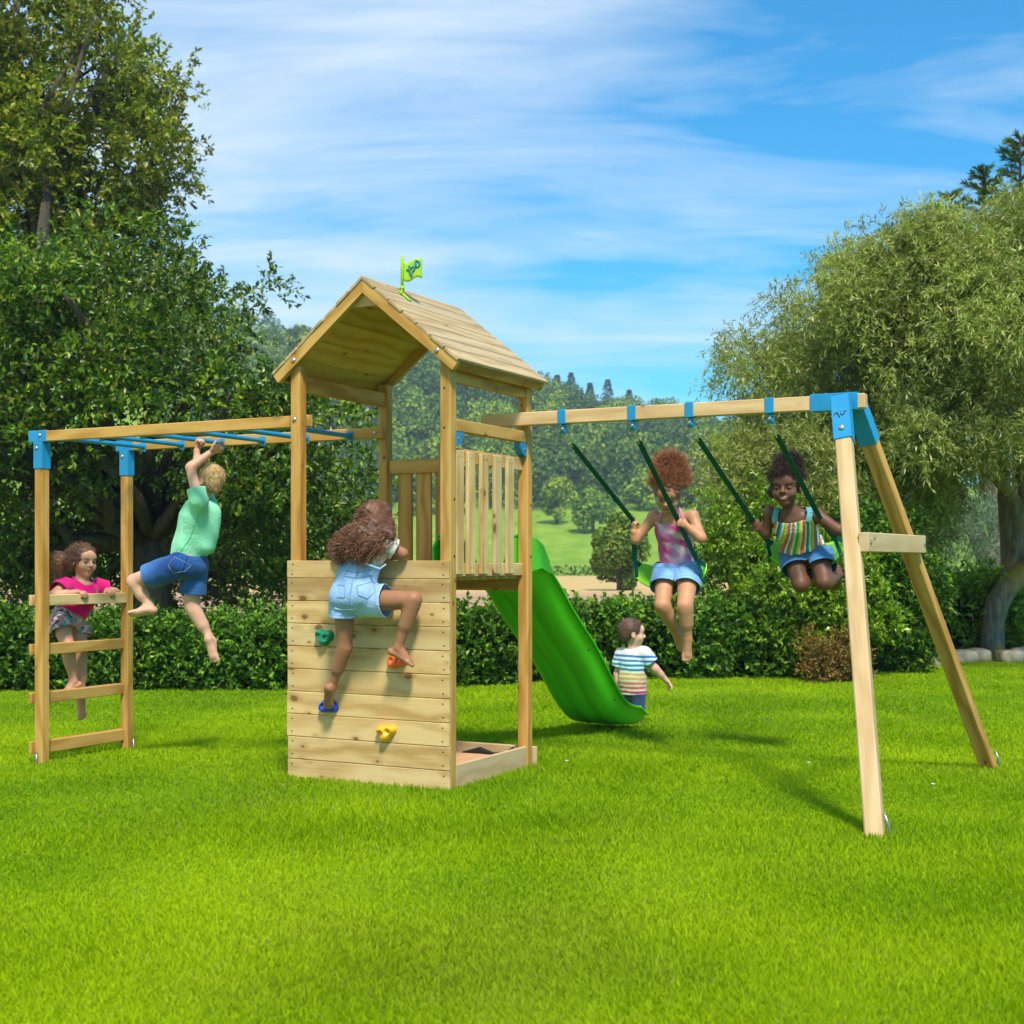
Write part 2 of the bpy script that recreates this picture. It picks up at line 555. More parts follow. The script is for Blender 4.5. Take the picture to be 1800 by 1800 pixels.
def hand_prims(w, d, pn, s=1., curl=(.3, .4, .4), side=1, spread=.12, thumb=.6):
    """w wrist, d direction to the knuckles, pn the way the palm faces; side +1/-1 puts the thumb"""
    d = nrm(d); pn = nrm(np.asarray(pn) - d * (np.asarray(pn) @ d)); lat = np.cross(d, pn) * side
    w = np.asarray(w, float); P = []
    kb = w + d * .058 * s
    P.append(Cap(w - d * .006 * s, kb - d * .008 * s, .017 * s, .027 * s, .01, side=lat, flat=.48))
    for i, (o, ln) in enumerate(((-.022, .044), (-.0075, .050), (.0075, .053), (.022, .048))):
        b = kb + lat * o * s - d * abs(o) * .25 * s
        dd = nrm(d + lat * o / .022 * spread)
        a = 0; p = b; segs = (ln * .42, ln * .33, ln * .28); r = .0078 * s
        for q, (sl, c) in enumerate(zip(segs, curl)):
            a += c
            v = dd * cos(a) + pn * sin(a)
            e = p + v * sl * s
            P.append(Cap(p, e, r * (1 - .06 * q), r * (.94 - .07 * q), .004))
            p = e
    tb = w + d * .018 * s + lat * .020 * s
    v1 = nrm(d * .70 + lat * .55 + pn * thumb * .7); m = tb + v1 * .030 * s
    v2 = nrm(d * .85 + lat * .25 + pn * thumb); e = m + v2 * .024 * s
    P += [Cap(tb, m, .0115 * s, .0092 * s, .008), Cap(m, e, .009 * s, .0075 * s, .004)]
    return P

def foot_prims(ankle, heel_dir, toe_dir, up, s=1., side=1):
    """bare foot; toe_dir along the sole towards the toes, up = instep side"""
    t = nrm(toe_dir); u = nrm(np.asarray(up) - t * (np.asarray(up) @ t)); lat = np.cross(t, u) * side
    a = np.asarray(ankle, float)
    heel = a - t * .022 * s - u * .036 * s
    ball = a + t * .082 * s - u * .042 * s
    P = [Ell(heel, np.array([.024, .027, .022]) * s, np.array([lat, t, u]), .018),
         Cap(a, a + t * .045 * s - u * .024 * s, .025 * s, .021 * s, .02),
         Cap(heel + t * .01 * s, ball, .024 * s, .031 * s, .02, side=lat, flat=.55),
         Cap(a + t * .03 * s - u * .016 * s, ball + u * .006 * s, .022 * s, .018 * s, .02)]
    for i, (o, ln, r) in enumerate(((-.022, .030, .0115), (-.007, .030, .008), (.005, .027, .0075), (.0155, .022, .007), (.025, .016, .0068))):
        b = ball + lat * o * s + t * (.012 - abs(o) * .25) * s
        P.append(Cap(b, b + t * ln * s - u * .004 * s, r * s, r * s * .92, .007))
    return P

M_SKIN = mat_vcol('skin', .52, .35, 90, .06, .001, sss=.12, var=.05, vscale=18)
M_EYE = mat_vcol('eye', .12, .6, var=0.)
M_CLOTH = mat_vcol('cotton', .85, .15, 420, .25, .001, sheen=.15, var=.05, folds=.35)
M_DENIM = mat_vcol('denim', .85, .15, 700, .5, .001, sheen=.1, var=.14, vscale=120, folds=.35)
M_HAIR = mat_vcol('hair', .5, .35, 260, .5, .002, var=.25, vscale=55)

class Person:
    def __init__(s, label, base, skin, group=None):
        s.label, s.base, s.skin = label, np.asarray(base, float), np.asarray(skin)
        s.P = []; s.parts = {}
    def torso(s, neck, chest, waist, pelvis, sideC, sideP, wc=.100, ww=.088, wp=.100, fl=.72):
        """four points down the spine; side vectors of chest and pelvis"""
        t = [Cap(chest, waist, wc * 1.0, ww, .05, side=sideC, flat=fl), Cap(waist, pelvis, ww, wp, .05, side=sideP, flat=fl + .06),
             Cap(np.asarray(neck) * .35 + np.asarray(chest) * .65, chest, wc * .8, wc, .05, side=sideC, flat=fl * .95)]
        s.parts['torso'] = t; s.P += t
    def neckp(s, neck, head, r=.033):
        n = [Cap(neck, head, r * 1.15, r, .03)]; s.parts['neck'] = n; s.P += n
    def limb(s, name, a, b, c, r, bulge=True):
        """two-part limb a-b-c with radii r = (ra, rb, rc); calf or forearm swells a third of the way down"""
        a, b, c = (np.asarray(q, float) for q in (a, b, c))
        up = [Cap(a, b, r[0], r[1], .022)]
        lo = [Cap(b, c, r[1] * .93, r[2], .018)]
        if bulge:
            lo.append(Cap(b + (c - b) * .14, b + (c - b) * .52, r[1] * .98, r[1] * .86, .02))
        s.flush = getattr(s, 'flush', []) + [(b, .05, .5), (c, .06, .35)]
        s.parts[name + '_up'] = up; s.parts[name + '_lo'] = lo; s.P += up + lo
    def head(s, c, fwd, up, sc=1., **k):
        P, R = head_prims(c, fwd, up, sc); s.P += P; s.hc, s.R, s.hs = np.asarray(c, float), R, sc
    def hloc(s, x, y, z):
        return s.hc + s.hs * (np.array([x, y, z]) @ s.R)
    def build(s, smile=0., h=HS, lip=(.45, .16, .13), brow=(.06, .035, .02), iris=(.05, .025, .012), blush=.0):
        f = build_field(s.P, h)
        V, Q = f.mesh(); V = smooth_mesh(V, Q, 1, .35)
        # largest piece only
        c = np.tile(s.skin, (len(V), 1)).astype(float)
        c *= (1 + .06 * wob(V, 22, 3) + .04 * wob(V, 70, 6))[:, None]
        for q_, r_, f_ in getattr(s, 'flush', []):      # knees, elbows, toes and heels are pinker
            w_ = np.exp(-(np.linalg.norm(V - np.asarray(q_), axis=1) / r_) ** 2)[:, None]
            c = c * (1 - w_ * f_) + c * np.array([1.10, .80, .74]) * w_ * f_
        q = (V - s.hc) @ s.R.T / s.hs
        x, y, z = q.T
        front = y > .035
        def blend(m, col, a=1.):
            m = np.clip(m, 0, 1)[:, None] * a
            c[:] = c * (1 - m) + np.asarray(col) * m
        zz = z + .058 - smile * (np.abs(x) / .022) ** 2 * .0055
        lipm = (1 - (np.abs(x) / (.021 + .007 * smile)) ** 2 * 1.0 - (zz / (.0105 + .001 * smile)) ** 2)
        blend(front * (lipm > 0) * .8, lip)
        if smile > .6:
            tm = (1 - (np.abs(x) / (.013 + .005 * smile)) ** 2 - ((zz - .001) / (.0032 + .0008 * smile)) ** 2)
            blend(front * (tm > 0) * 1., (.50, .44, .38))
        else:
            blend(front * (np.abs(x) < .019) * (np.abs(zz) < .0022) * .8, np.asarray(lip) * .35)
        for sx in (-1, 1):
            xb = (sx * x - .031)
            bm_ = (np.abs(xb) < .017) & (np.abs(z - .017 + (xb / .017) ** 2 * .003) < .0034)
            blend(front * bm_ * .75, brow)
            eh = .0082 * (1 - .32 * min(smile, 1.2)); em = (xb / .0140) ** 2 + ((z + .006 - .35 * (.0082 - eh)) / eh) ** 2
            blend(front * (em < 1.5) * .7, brow)
            blend(front * (em < .72), (.46, .42, .39) if smile < 1 else s.skin * 1.35)
            gx = getattr(s, 'gaze', 0.)
            im = ((sx * x - .031 - sx * gx) / .0078) ** 2 + ((z + .006) / .0080) ** 2
            if smile >= 1: im = ((sx * x - .031) / .0075) ** 2 + ((z + .0050) / .0055) ** 2
            blend(front * (em < 1.2) * (im < 1), iris)
            nm = ((sx * x - .0062) / .0042) ** 2 + ((z + .0335) / .003) ** 2
            blend((y > .07) * (nm < 1) * .45, s.skin * .3)
            if blush:
                b2 = np.exp(-(((sx * x - .038) / .018) ** 2 + ((z + .04) / .016) ** 2))
                blend(front * b2 * blush, s.skin * np.array([1.05, .62, .55]))
        # lighter palms and soles stay with the skin; hairline is a part of its own
        o = mesh_obj('person', V - s.base, Q, M_SKIN, None, True, vcol=c, loc=s.base)
        s.o = o
        tag(o, s.label, 'child', 'children playing on the climbing frame')
        return o
    def cloth(s, name, prims, grow, cuts=(), openings=(), color=None, mat=None, wr=.0025, wf=38, h=.005, kmul=1.0, paint=None, thick=.0022, flare=None, label=None, deform=None, holes=()):
        """cuts: (point, normal) half spaces; openings: (point, normal, radius) whose caps are taken off"""
        f = build_field(prims, h, grow, kmul)
        for c_, n_ in cuts: f.cut(c_, n_)
        for a_, b_, r_ in holes: f.put(Cap(a_, b_, r_, r_, .003, True))
        V, Q = f.mesh(); V = smooth_mesh(V, Q, 1, .4)
        mask = np.ones(len(V), bool)
        for a_, b_, r_ in holes: mask &= Cap(a_, b_, r_, r_).dist(V.astype(np.float32)) > h * .45
        for (c_, n_, r_) in openings:
            dv = (V - np.asarray(c_)); a = dv @ nrm(n_)
            mask &= ~((a > -h * .55) & (np.linalg.norm(dv - a[:, None] * nrm(n_), axis=1) < r_) & (a < r_))
        if deform is not None: V = deform(V)
        N = vnormals(V, Q)
        wv = wob(V, wf, 11) * .6 + (1 - 2 * np.abs(wob(V * np.array([1, 1, .55]), wf * .9, 5))) * .75
        Vd = V + N * (wv * wr)[:, None]
        V0 = V
        Vd, Q2, used = keep(Vd, Q, mask)
        Vd = smooth_rim(Vd, Q2)
        col = np.tile(np.asarray(color if color is not None else (.5, .5, .5), float), (len(Vd), 1))
        if paint is not None: col = paint(V0[used], col)
        o = mesh_obj(name, Vd - s.base, Q2, mat or M_CLOTH, s.o, True, vcol=col)
        md = o.modifiers.new('thick', 'SOLIDIFY'); md.thickness = thick; md.offset = 1
        if label: o['label'] = label
        return o
    def hair(s, prims, color, cuts=(), strands=1500, length=.03, curl=.004, width=.0014, flow=None, noise=.006, nf=60, h=.005, droop=.2, gate=None, tip=1.25, seed=1):
        f = build_field(prims, h)
        for c_, n_ in cuts: f.cut(c_, n_)
        V, Q = f.mesh(); V = smooth_mesh(V, Q, 1, .4)
        N = vnormals(V, Q)
        V = V + N * (noise * (wob(V, nf, 2) * .6 + wob(V, nf * 2.3, 9) * .5))[:, None]
        c = np.asarray(color, float)
        col = c * (1 + .25 * wob(V, 70, 4))[:, None]
        r = np.random.default_rng(seed)
        pick = np.arange(len(V)) if gate is None else np.where(gate(V))[0]
        pick = r.choice(pick, strands)
        SV, SF, SC = [], [], []; nb = len(V)
        n = 6
        for i in pick:
            p = V[i] - N[i] * .004; ph = r.uniform(0, 6.28); L = length * r.uniform(.6, 1.35)
            if flow is None:
                d = nrm(N[i] + r.normal(size=3) * .45)
            else:
                d = flow(V[i], N[i]); d = nrm(d + N[i] * .22 + r.normal(size=3) * .12)
            a = nrm(np.cross(d, r.normal(size=3))); b = np.cross(d, a)
            cc = c * r.uniform(.65, tip)
            for k in range(n):
                t = k / (n - 1)
                q = p + d * L * t + (a * cos(ph + t * 9) + b * sin(ph + t * 9)) * curl * min(1, t * 3) + np.array([0, 0, -1.]) * droop * L * t * t
                wv = a * width * (1 - .6 * t)
                SV += [q - wv, q + wv]; SC += [cc, cc]
                if k < n - 1:
                    m = nb + len(SV) - 2
                    SF.append([m, m + 1, m + 3, m + 2])
        V2 = np.concatenate([V, np.array(SV)]) if len(SV) else V
        Q2 = np.concatenate([Q, np.array(SF)]) if len(SF) else Q
        C2 = np.concatenate([col, np.array(SC)]) if len(SC) else col
        return mesh_obj('hair', V2 - s.base, Q2, M_HAIR, s.o, True, vcol=C2)
    def stitch(s, garment, name, lines, mat, r=.003, out=.004):
        """seams laid on a garment: lines are lists of photo positions, dropped on to its surface"""
        from mathutils.bvhtree import BVHTree
        me = garment.data
        bv = BVHTree.FromPolygons([v.co[:] for v in me.vertices], [p.vertices[:] for p in me.polygons])
        o = Vector(np.array([0, 0, CAMH]) - s.base)
        for ln in lines:
            P = []
            for (u0, v0), (u1, v1) in zip(ln[:-1], ln[1:]):
                for t in np.linspace(0, 1, 9):
                    d = Vector((px(u0 + (u1 - u0) * t, v0 + (v1 - v0) * t, 1.) - np.array([0, 0, CAMH])))
                    hit, n, i, dd = bv.ray_cast(o, d.normalized())
                    if hit is not None: P.append(np.array(hit - d.normalized() * out))
            if len(P) > 2:
                Q = [P[0]]
                for q in P[1:]:
                    if .0015 < np.linalg.norm(q - Q[-1]) < .05: Q.append(q)
                if len(Q) > 2:
                    m = MB(); m.tube(Q, r, 5); m.obj(name, mat, s.o, True)
# ================================================================ the wooden climbing frame
M_BOARD = mat_wood('pale_pine', (.43, .255, .085), (.575, .375, .15), (.65, .45, .20), .8)
M_POST = mat_wood('golden_pine', (.34, .16, .030), (.47, .245, .052), (.56, .325, .088), .42)
M_ROOF = mat_wood('roof_pine', (.34, .225, .105), (.43, .30, .15), (.50, .37, .20), .4)
M_LEG = mat_wood('light_pine', (.46, .30, .135), (.57, .385, .19), (.63, .45, .24), .35)
M_CEIL = mat_wood('ceiling_pine', (.42, .27, .06), (.52, .35, .09), (.58, .42, .13), .5)
M_BLUE = mat_plain('blue_steel', (.006, .235, .47), .38, .5, .15, 140)
M_TEAL = mat_plain('blue_hanger', (.010, .20, .40), .4, .5)
M_SLIDE = mat_plain('green_plastic', (.075, .56, .010), .32, .5, .06, 25, .05)
M_LIME = mat_plain('lime_plastic', (.32, .56, .01), .35, .5)
M_LOGO = mat_plain('logo_blue', (.01, .17, .22), .45, .4)
M_SCREW = mat_plain('screw_hole', (.05, .028, .014), .7, .2)
M_DARK = mat_plain('black_liner', (.015, .013, .014), .6, .3)
M_CHAIN = mat_plain('bright_zinc', (.80, .76, .58), .25, .5, Metallic=1.0)
M_SAND = mat_plain('sandpit_board', (.55, .30, .15), .8, .2, .3, 60)

frame = empty('climbing_frame', P0, -YAW)
tag(frame, 'wooden climbing tower with gabled roof, monkey bars, green slide and swing beam bolted together', 'climbing frame')
W, D, A, T = 1.10, 1.02, .07, .022
HW = 1.278
RX, RZ, SL = -.565, 2.915, .808           # ridge x, ridge z, roof slope
def roof_z(x): return RZ - abs(x - RX) * SL

def part(mb, name, mats, parent=frame, smooth=False, label=None, vcol=True):
    if name == 'bolt' and len(mb.cuts) > 1:
        for q in mb.pieces(): o = q.obj(name, mats, parent, smooth)
        return o
    o = mb.obj(name, mats, parent, smooth, vcol=vcol)
    if label: o['label'] = label
    return o

# ---- corner posts
for x0 in (-W, -A):
    for y0 in (0., D - A):
        m = MB()
        top = min(roof_z(x0), roof_z(x0 + A)) - .05
        m.span(x0, x0 + A, y0, y0 + A, -.03, top, bev=.006)
        if x0 > -.5:
            for z in (2.24, 2.02): m.bolt((x0 + .03, y0, z), (0, -1, 0), .007, .001, 1)
            for z in (1.30, 1.62): m.bolt((x0 + A, y0 + .045, z), (1, 0, 0), .009, .001, 1)
        p = part(m, 'corner_post', [M_POST, M_SCREW])
        b = MB()
        if y0 == 0: 
            if x0 < -.5: b.bolt((x0 + .03, y0, 2.115), (0, -1, 0), .014, .009)
        if b.v: part(b, 'bolt', M_STEEL, p)

# ---- climbing wall: ten boards, screws, holds
m = MB()
zs = [HW]
z = HW - .105
while z > .08:
    zs.append(z); z -= .1335
zs.append(-.03)
for k in range(len(zs) - 1):
    z1, z0 = zs[k], zs[k + 1]
    sh = rng.uniform(-.004, .004)
    m.span(-W - .006 + sh, .002 + sh * .5, -T, -.0005, z0 + .0022, z1 - .0012, bev=.003)
    for xx in (-W + .032, -.034):
        for f in (.22, .78):
            m.bolt((xx + rng.uniform(-.005, .005), -T, z0 + (z1 - z0) * f), (0, -1, 0), .0052, .0004, 1)
wall = part(m, 'climbing_wall', [M_BOARD, M_SCREW])

def hold(name, u, v, color, bumps, tilt, label, holes):
    c = pl(u, v, 'y', -.035)
    n, R = 40, 12
    bm = MB(); V = []; Fc = []
    for j in range(R + 1):
        tt = j / R
        for i in range(n):
            a = 2 * pi * i / n
            rad = .052 * (1 + sum(am * cos(k * (a - ph)) for k, am, ph in bumps))
            r = rad * sin(tt * pi / 2) ** .8
            hgt = .050 * (1 - tt ** 2.6)
            x, zz = r * cos(a) * 1.12, r * sin(a) * .86
            for hx, hz in holes:
                dd = ((x - hx) ** 2 + (zz - hz) ** 2)
                hgt -= .026 * math.exp(-dd / .00018)
            ridge = .012 * sin(3 * a + tilt) * tt * (1 - tt)
            V.append((x * cos(tilt) - zz * sin(tilt), -(hgt + ridge), x * sin(tilt) + zz * cos(tilt)))
    for j in range(R):
        for i in range(n):
            Fc.append([j * n + i, j * n + (i + 1) % n, (j + 1) * n + (i + 1) % n, (j + 1) * n + i])
    V = [np.array(p) + (c[0], -T, c[2]) for p in V]
    bm.add(V, Fc)
    o = part(bm, 'climbing_hold', mat_plain(name, color, .45, .45, .2, 90), wall, True, label)
    for hx, hz in holes:
        b = MB()
        q = np.array([hx * cos(tilt) - hz * sin(tilt), 0, hx * sin(tilt) + hz * cos(tilt)]) + (c[0], -T - .024, c[2])
        b.tube([q, q + (0, -.005, 0)], [.008, .007], 10)
        b.obj('bolt', M_STEEL, wall)
hold('hold_green', 570, 1119, (.0, .22, .11), [(3, .16, .6), (5, .06, 1.)], -.15, 'green climbing hold', [(-.022, .002), (.026, -.002)])
hold('hold_orange', 697, 1162, (.85, .13, .012), [(3, .11, 2.0), (2, .1, .4)], .0, 'orange climbing hold', [(-.022, .006), (.024, .004)])
hold('hold_blue', 577, 1241, (.005, .055, .42), [(3, .14, -.5), (2, .08, 0.2)], .0, 'blue climbing hold', [(-.024, .0), (.022, .002)])
hold('hold_yellow', 679, 1287, (.85, .42, .01), [(3, .2, .15), (4, .05, 1.)], .35, 'yellow climbing hold', [(-.026, .004), (.022, .0)])

# ---- platform, rails and slatted railings
m = MB()
for k in range(7):
    y0 = .075 + k * .125
    m.span(-W + .01, -.06, y0, y0 + .118, 1.165, 1.187, bev=.002)
m.span(-W + .07, -.07, D - .045, D - .001, 1.09, 1.163)
part(m, 'platform', M_POST)

def rail_part(spans, name, mat, parent=frame):
    m = MB()
    for s_ in spans: m.span(*s_, bev=.004)
    return part(m, name, mat, parent)

rail = rail_part([(-.058, -.034, .07, D - A, 1.835, 1.915)], 'railing', M_BOARD)
rail_part([(-.058, -.034, .07, D - A, 1.185, 1.262)], 'lower_rail', M_BOARD, rail)
for u in (809, 829.5, 852.5, 876, 898):
    y = pl(u, 900, 'x', -.012)[1]
    sl = MB()
    sl.span(-.033, -.010, y - .043, y + .043, 1.197, 1.905 - rng.uniform(0, .006), bev=.004)
    for z in (1.235, 1.865):
        for dy in (-.016, .016): sl.bolt((-.010, y + dy, z), (1, 0, 0), .004, .0004, 1)
    part(sl, 'slat', [M_BOARD, M_SCREW], rail)

rb = rail_part([(-W + A, -.63, D - .05, D - .028, 1.845, 1.935)], 'railing', M_POST)
rail_part([(-W + A, -.63, D - .05, D - .028, 1.19, 1.262)], 'lower_rail', M_POST, rb)
rail_part([(-.655, -.625, D - .052, D - .0, 1.19, 2.03)], 'end_stile', M_POST, rb)
for x0, x1 in ((-.974, -.868), (-.836, -.722), (-.690, -.656)):
    sl = MB(); sl.span(x0, x1, D - .0275, D - .006, 1.19, 1.915, bev=.004)
    part(sl, 'slat', M_POST, rb)

# ---- side beam that carries the swing beam, with its blue brackets
sb = rail_part([(-.052, -.002, A, D - A, 2.005, 2.075)], 'side_beam', M_POST)
for y0, sg in ((A, 1), (D - A, -1)):
    m = MB()
    prof = [(0, 0), (0, -.085)] + [(.085 * sin(a), -.085 * cos(a)) for a in np.linspace(.15, pi / 2, 8)]
    V = []
    for x in (-.004, -.050):
        for (dy, dz) in prof: V.append((x, y0 + sg * (dy + .001), 2.004 + dz))
    n = len(prof)
    m.add(V, [list(range(n)), [n + i for i in range(n)][::-1]] + [[i, (i + 1) % n, n + (i + 1) % n, n + i] for i in range(n)])
    br = part(m, 'bracket', M_TEAL, sb)
    b = MB(); b.bolt((-.004, y0 + sg * .03, 1.965), (1, 0, 0), .008, .005); part(b, 'bolt', M_STEEL, sb)
b = MB(); b.bolt((-.002, D - A - .06, 2.045), (1, 0, 0), .008, .005); part(b, 'bolt', M_STEEL, sb)

# ---- sandpit at the foot
m = MB()
m.span(-.030, -.004, A + .002, D - A - .002, -.04, .128)
m.span(-W + .004, -W + .030, A + .002, D - A - .002, -.04, .128)
m.span(-W - .02, .022, D + .0015, D + .024, -.04, .118)
pit = part(m, 'sandpit_frame', M_LEG)
m = MB()
m.span(-W + .032, -.032, A, D - .01, -.02, .055, bev=.002)
part(m, 'sandpit_floor', M_SAND, pit)
for (xa, xb, h) in ((-.50, -.24, .035), (-.34, -.10, .012), (-.22, -.05, .05)):
    m = MB(); V = [(xa, D - .006, .056), ((xa + xb) / 2, D - .006, .06 + h), (xb, D - .006, .056), (xa + .02, D - .05, .057), ((xa + xb) / 2, D - .045, .06 + h * .8), (xb - .01, D - .04, .057)]
    m.add(V, [[0, 1, 4, 3], [1, 2, 5, 4], [3, 4, 5]])
    part(m, 'liner', M_DARK, pit)

# ---- roof
def slope_frame(sg):
    d = nrm((sg * 1., 0, -SL)); n = nrm((sg * SL, 0, 1.)); return d, np.array([0, 1., 0]), n
half = .646
Lr = half * sqrt(1 + SL * SL)
Y0, Y1 = -.040, 1.095
roof = None
for sg in (1, -1):
    d, yv, n = slope_frame(sg)
    m = MB()
    pw = Lr / 7
    apex = np.array([RX, 0, RZ])
    for k in range(7):
        c = apex + d * (pw * (k + .5)) - n * .010
        jit = rng.uniform(-.004, .004)
        c = c + yv * ((Y0 + Y1) / 2 + jit)
        m.box(c, (pw / 2 - .0040, (Y1 - Y0) / 2, .009), np.array([d, yv, n]), bev=.002, grain=1)
        for yy in (Y0 + .022, 1.03):
            for f in (-.25, .25):
                m.bolt(apex + d * (pw * (k + .5 + f)) + yv * yy - n * .001, n, .005, .0004, 1)
    o = part(m, 'roof' if roof is None else 'roof_panel', [M_ROOF, M_SCREW], frame if roof is None else roof)
    if roof is None: roof = o
    # inner boards seen from below
    m = MB()
    for k in range(5):
        w5 = (Lr - .02) / 5
        c = apex + d * (w5 * (k + .5) + .012) - n * .0245 + yv * .52
        m.box(c, (w5 / 2 - .0008, .495, .0045), np.array([d, yv, n]), bev=.001, grain=1)
    part(m, 'ceiling_panel', M_CEIL, roof)
    for ya, yb in ((-.036, -.001), (D + .001, D + .036)):
        m = MB()
        c = apex + d * (Lr / 2 + (.002 if sg > 0 else -.002)) - n * .0495 + yv * ((ya + yb) / 2)
        # rafters meet in a mitre at the apex
        hw = .0285
        V = []
        for yy in (ya, yb):
            for s_, q in ((0, -.0205), (Lr, -.0205), (Lr, -.0205 - 2 * hw), (0, -.0205 - 2 * hw)):
                p = apex + d * s_ + n * q + yv * yy
                if s_ == 0:      # slide to the plane x = RX
                    p = p + d * ((RX + sg * .0012 - p[0]) / d[0])
                V.append(p)
        off = rng.uniform(0, 20, 3)
        Wc = [np.array([(p - apex) @ d, (p - apex) @ n, p[1]]) + off for p in V]
        m.add(V, [[0, 1, 2, 3], [7, 6, 5, 4], [0, 4, 5, 1], [1, 5, 6, 2], [2, 6, 7, 3], [3, 7, 4, 0]], Wc)
        rf = part(m, 'rafter', M_POST, roof)
        if ya < 0:
            b = MB(); xx = -.035 if sg > 0 else -W + .02
            s_ = (xx - RX) / d[0]
            b.bolt(apex + d * s_ - n * .05 + yv * ya, (0, -1, 0), .014, .009)
            part(b, 'bolt', M_STEEL, roof)
    # eave board
    m = MB()
    c = apex + d * (Lr - .012) - n * .047 + yv * .51
    m.box(c, (.0115, .508, .026), np.array([d, yv, n]), bev=.003, grain=1)
    part(m, 'eave_board', M_POST, roof)
# top rail between the left posts and the little gusset behind the front rafters
rail_part([(-W + .012, -W + .058, A + .001, D - A - .001, 2.285, 2.375)], 'top_rail', M_POST, roof)
rail_part([(-.058, -.012, A + .001, D - A - .001, 2.285, 2.375)], 'top_rail', M_POST, roof)
m = MB()
V = []
for yy in (.0, .026):
    for x, z in ((RX, RZ - .09), (RX + .10, RZ - .172), (RX - .10, RZ - .172)): V.append((x, yy, z))
m.add(V, [[0, 1, 2], [5, 4, 3], [0, 3, 4, 1], [1, 4, 5, 2], [2, 5, 3, 0]], [np.array(v) + 3 for v in V])
part(m, 'gusset', M_BOARD, roof)

# ---- flag: pole, waved cloth and the two letters of its emblem
fy = None
d1, yv, n1 = slope_frame(1)
base = pl(707, 525, 'x', RX + .085)
base[2] = roof_z(base[0])
m = MB()
hp = (525 - 455) / F * 7.9
m.tube([base + (0, 0, -.01), base + (0, 0, hp - .006), base + (0, 0, hp)], [.0095, .0095, .006], 12)
m.tube([base + (0, 0, .03), base + (0, 0, .05)], .0145, 12)
q = base + n1 * .006
m.box(q, (.030, .014, .006), np.array([d1, yv, n1]), bev=.003)
for sy in (-1, 1):
    m.stick(base + d1 * .002 + yv * .02 * sy + n1 * .004, base + (0, 0, .045), .004, .006, yv)
m.stick(base + d1 * .07 + n1 * .006, base + d1 * .0 + n1 * .006, .012, .005, yv)
pole = part(m, 'flag', M_LIME, frame, True)
# flag plane faces the viewer: it flies along the frame's own x
fdir = nrm((.887, .40, 0)); fn = np.array([-fdir[1], fdir[0], 0])
def flag_pt(s_, t_, off):
    """s_ along 0..1 (.118 m), t_ 0 bottom..1 top"""
    wv = .010 * sin(s_ * 6.0 + .4)
    zb = .012 * sin(s_ * 5.6 + 3.4)
    return base + (0, 0, hp - .026 - .115 + t_ * .113) + fdir * (.006 + s_ * .112) + fn * (wv + off) + np.array([0, 0, zb])
m = MB(); NS, NT_ = 16, 8
V = []
for off in (-.0035, .0035):
    for i in range(NS + 1):
        for j in range(NT_ + 1):
            V.append(flag_pt(i / NS, j / NT_, off))
q = (NS + 1) * (NT_ + 1); Fc = []
for i in range(NS):
    for j in range(NT_):
        a, b = i * (NT_ + 1) + j, (i + 1) * (NT_ + 1) + j
        Fc += [[a, b, b + 1, a + 1], [q + a, q + a + 1, q + b + 1, q + b]]
rim = [(i, 0) for i in range(NS)] + [(NS, j) for j in range(NT_)] + [(i, NT_) for i in range(NS, 0, -1)] + [(0, j) for j in range(NT_, 0, -1)]
ids = [i * (NT_ + 1) + j for i, j in rim]
for k in range(len(ids)):
    a, b = ids[k], ids[(k + 1) % len(ids)]
    Fc.append([a, q + a, q + b, b])
m.add(V, Fc)
cloth = part(m, 'flag_cloth', M_LIME, pole, True)
def stroke(pts, r, mb):
    P = [flag_pt(a, b, -.0045) for a, b in pts]
    mb.tube(P, r, 8)
m = MB()   # letter t, leaning, with a round head
stroke([(.17, .63), (.24, .60), (.35, .61), (.46, .62), (.56, .66)], .0060, m)
stroke([(.33, .72), (.335, .58), (.38, .42), (.43, .28), (.47, .14)], [.006, .008, .0075, .0066, .0058], m)
stroke([(.32, .76), (.34, .79)], .0085, m)
part(m, 'letter', M_LOGO, pole, True)
m = MB()   # letter p
stroke([(.52, .35), (.60, .44), (.66, .56), (.68, .70), (.66, .84)], .0062, m)
stroke([(.66, .84), (.75, .85), (.84, .78), (.88, .66), (.84, .56), (.75, .52), (.67, .54)], .0062, m)
part(m, 'letter', M_LOGO, pole, True)

# ---- slide (runs backwards from the platform)
prof = [(.90, 1.205), (1.02, 1.20), (1.14, 1.19), (1.27, 1.15), (1.40, 1.075), (1.54, .975), (1.70, .845), (1.88, .715), (2.06, .590), (2.22, .462),
        (2.38, .320), (2.54, .190), (2.70, .10), (2.86, .052), (3.02, .035), (3.16, .030)]
xc = -.355
V = []; 
def sect(y):
    # half width, wall height at a station
    k = min(1, max(0, (y - .9) / .3))
    wh = .20 - .05 * k
    if y < 1.15: wh = .235
    if y > 2.60: wh = .145
    if y > 3.0: wh = .125 * max(.0, 1 - (y - 3.0) / .20) ** .5 + .02
    return wh
S = []
for (y, z) in prof:
    wh = sect(y)
    prof_x = [(-.262, wh - .012), (-.268, wh), (-.258, wh + .006), (-.246, wh - .002), (-.222, wh * .45), (-.200, .022), (-.185, .006), (-.10, .0), (-.085, .006), (-.05, .006), (-.035, .0),
              (.035, .0), (.05, .006), (.085, .006), (.10, .0), (.185, .006), (.200, .022), (.222, wh * .45), (.246, wh - .002), (.258, wh + .006), (.268, wh), (.262, wh - .012)]
    S.append((y, z, prof_x))
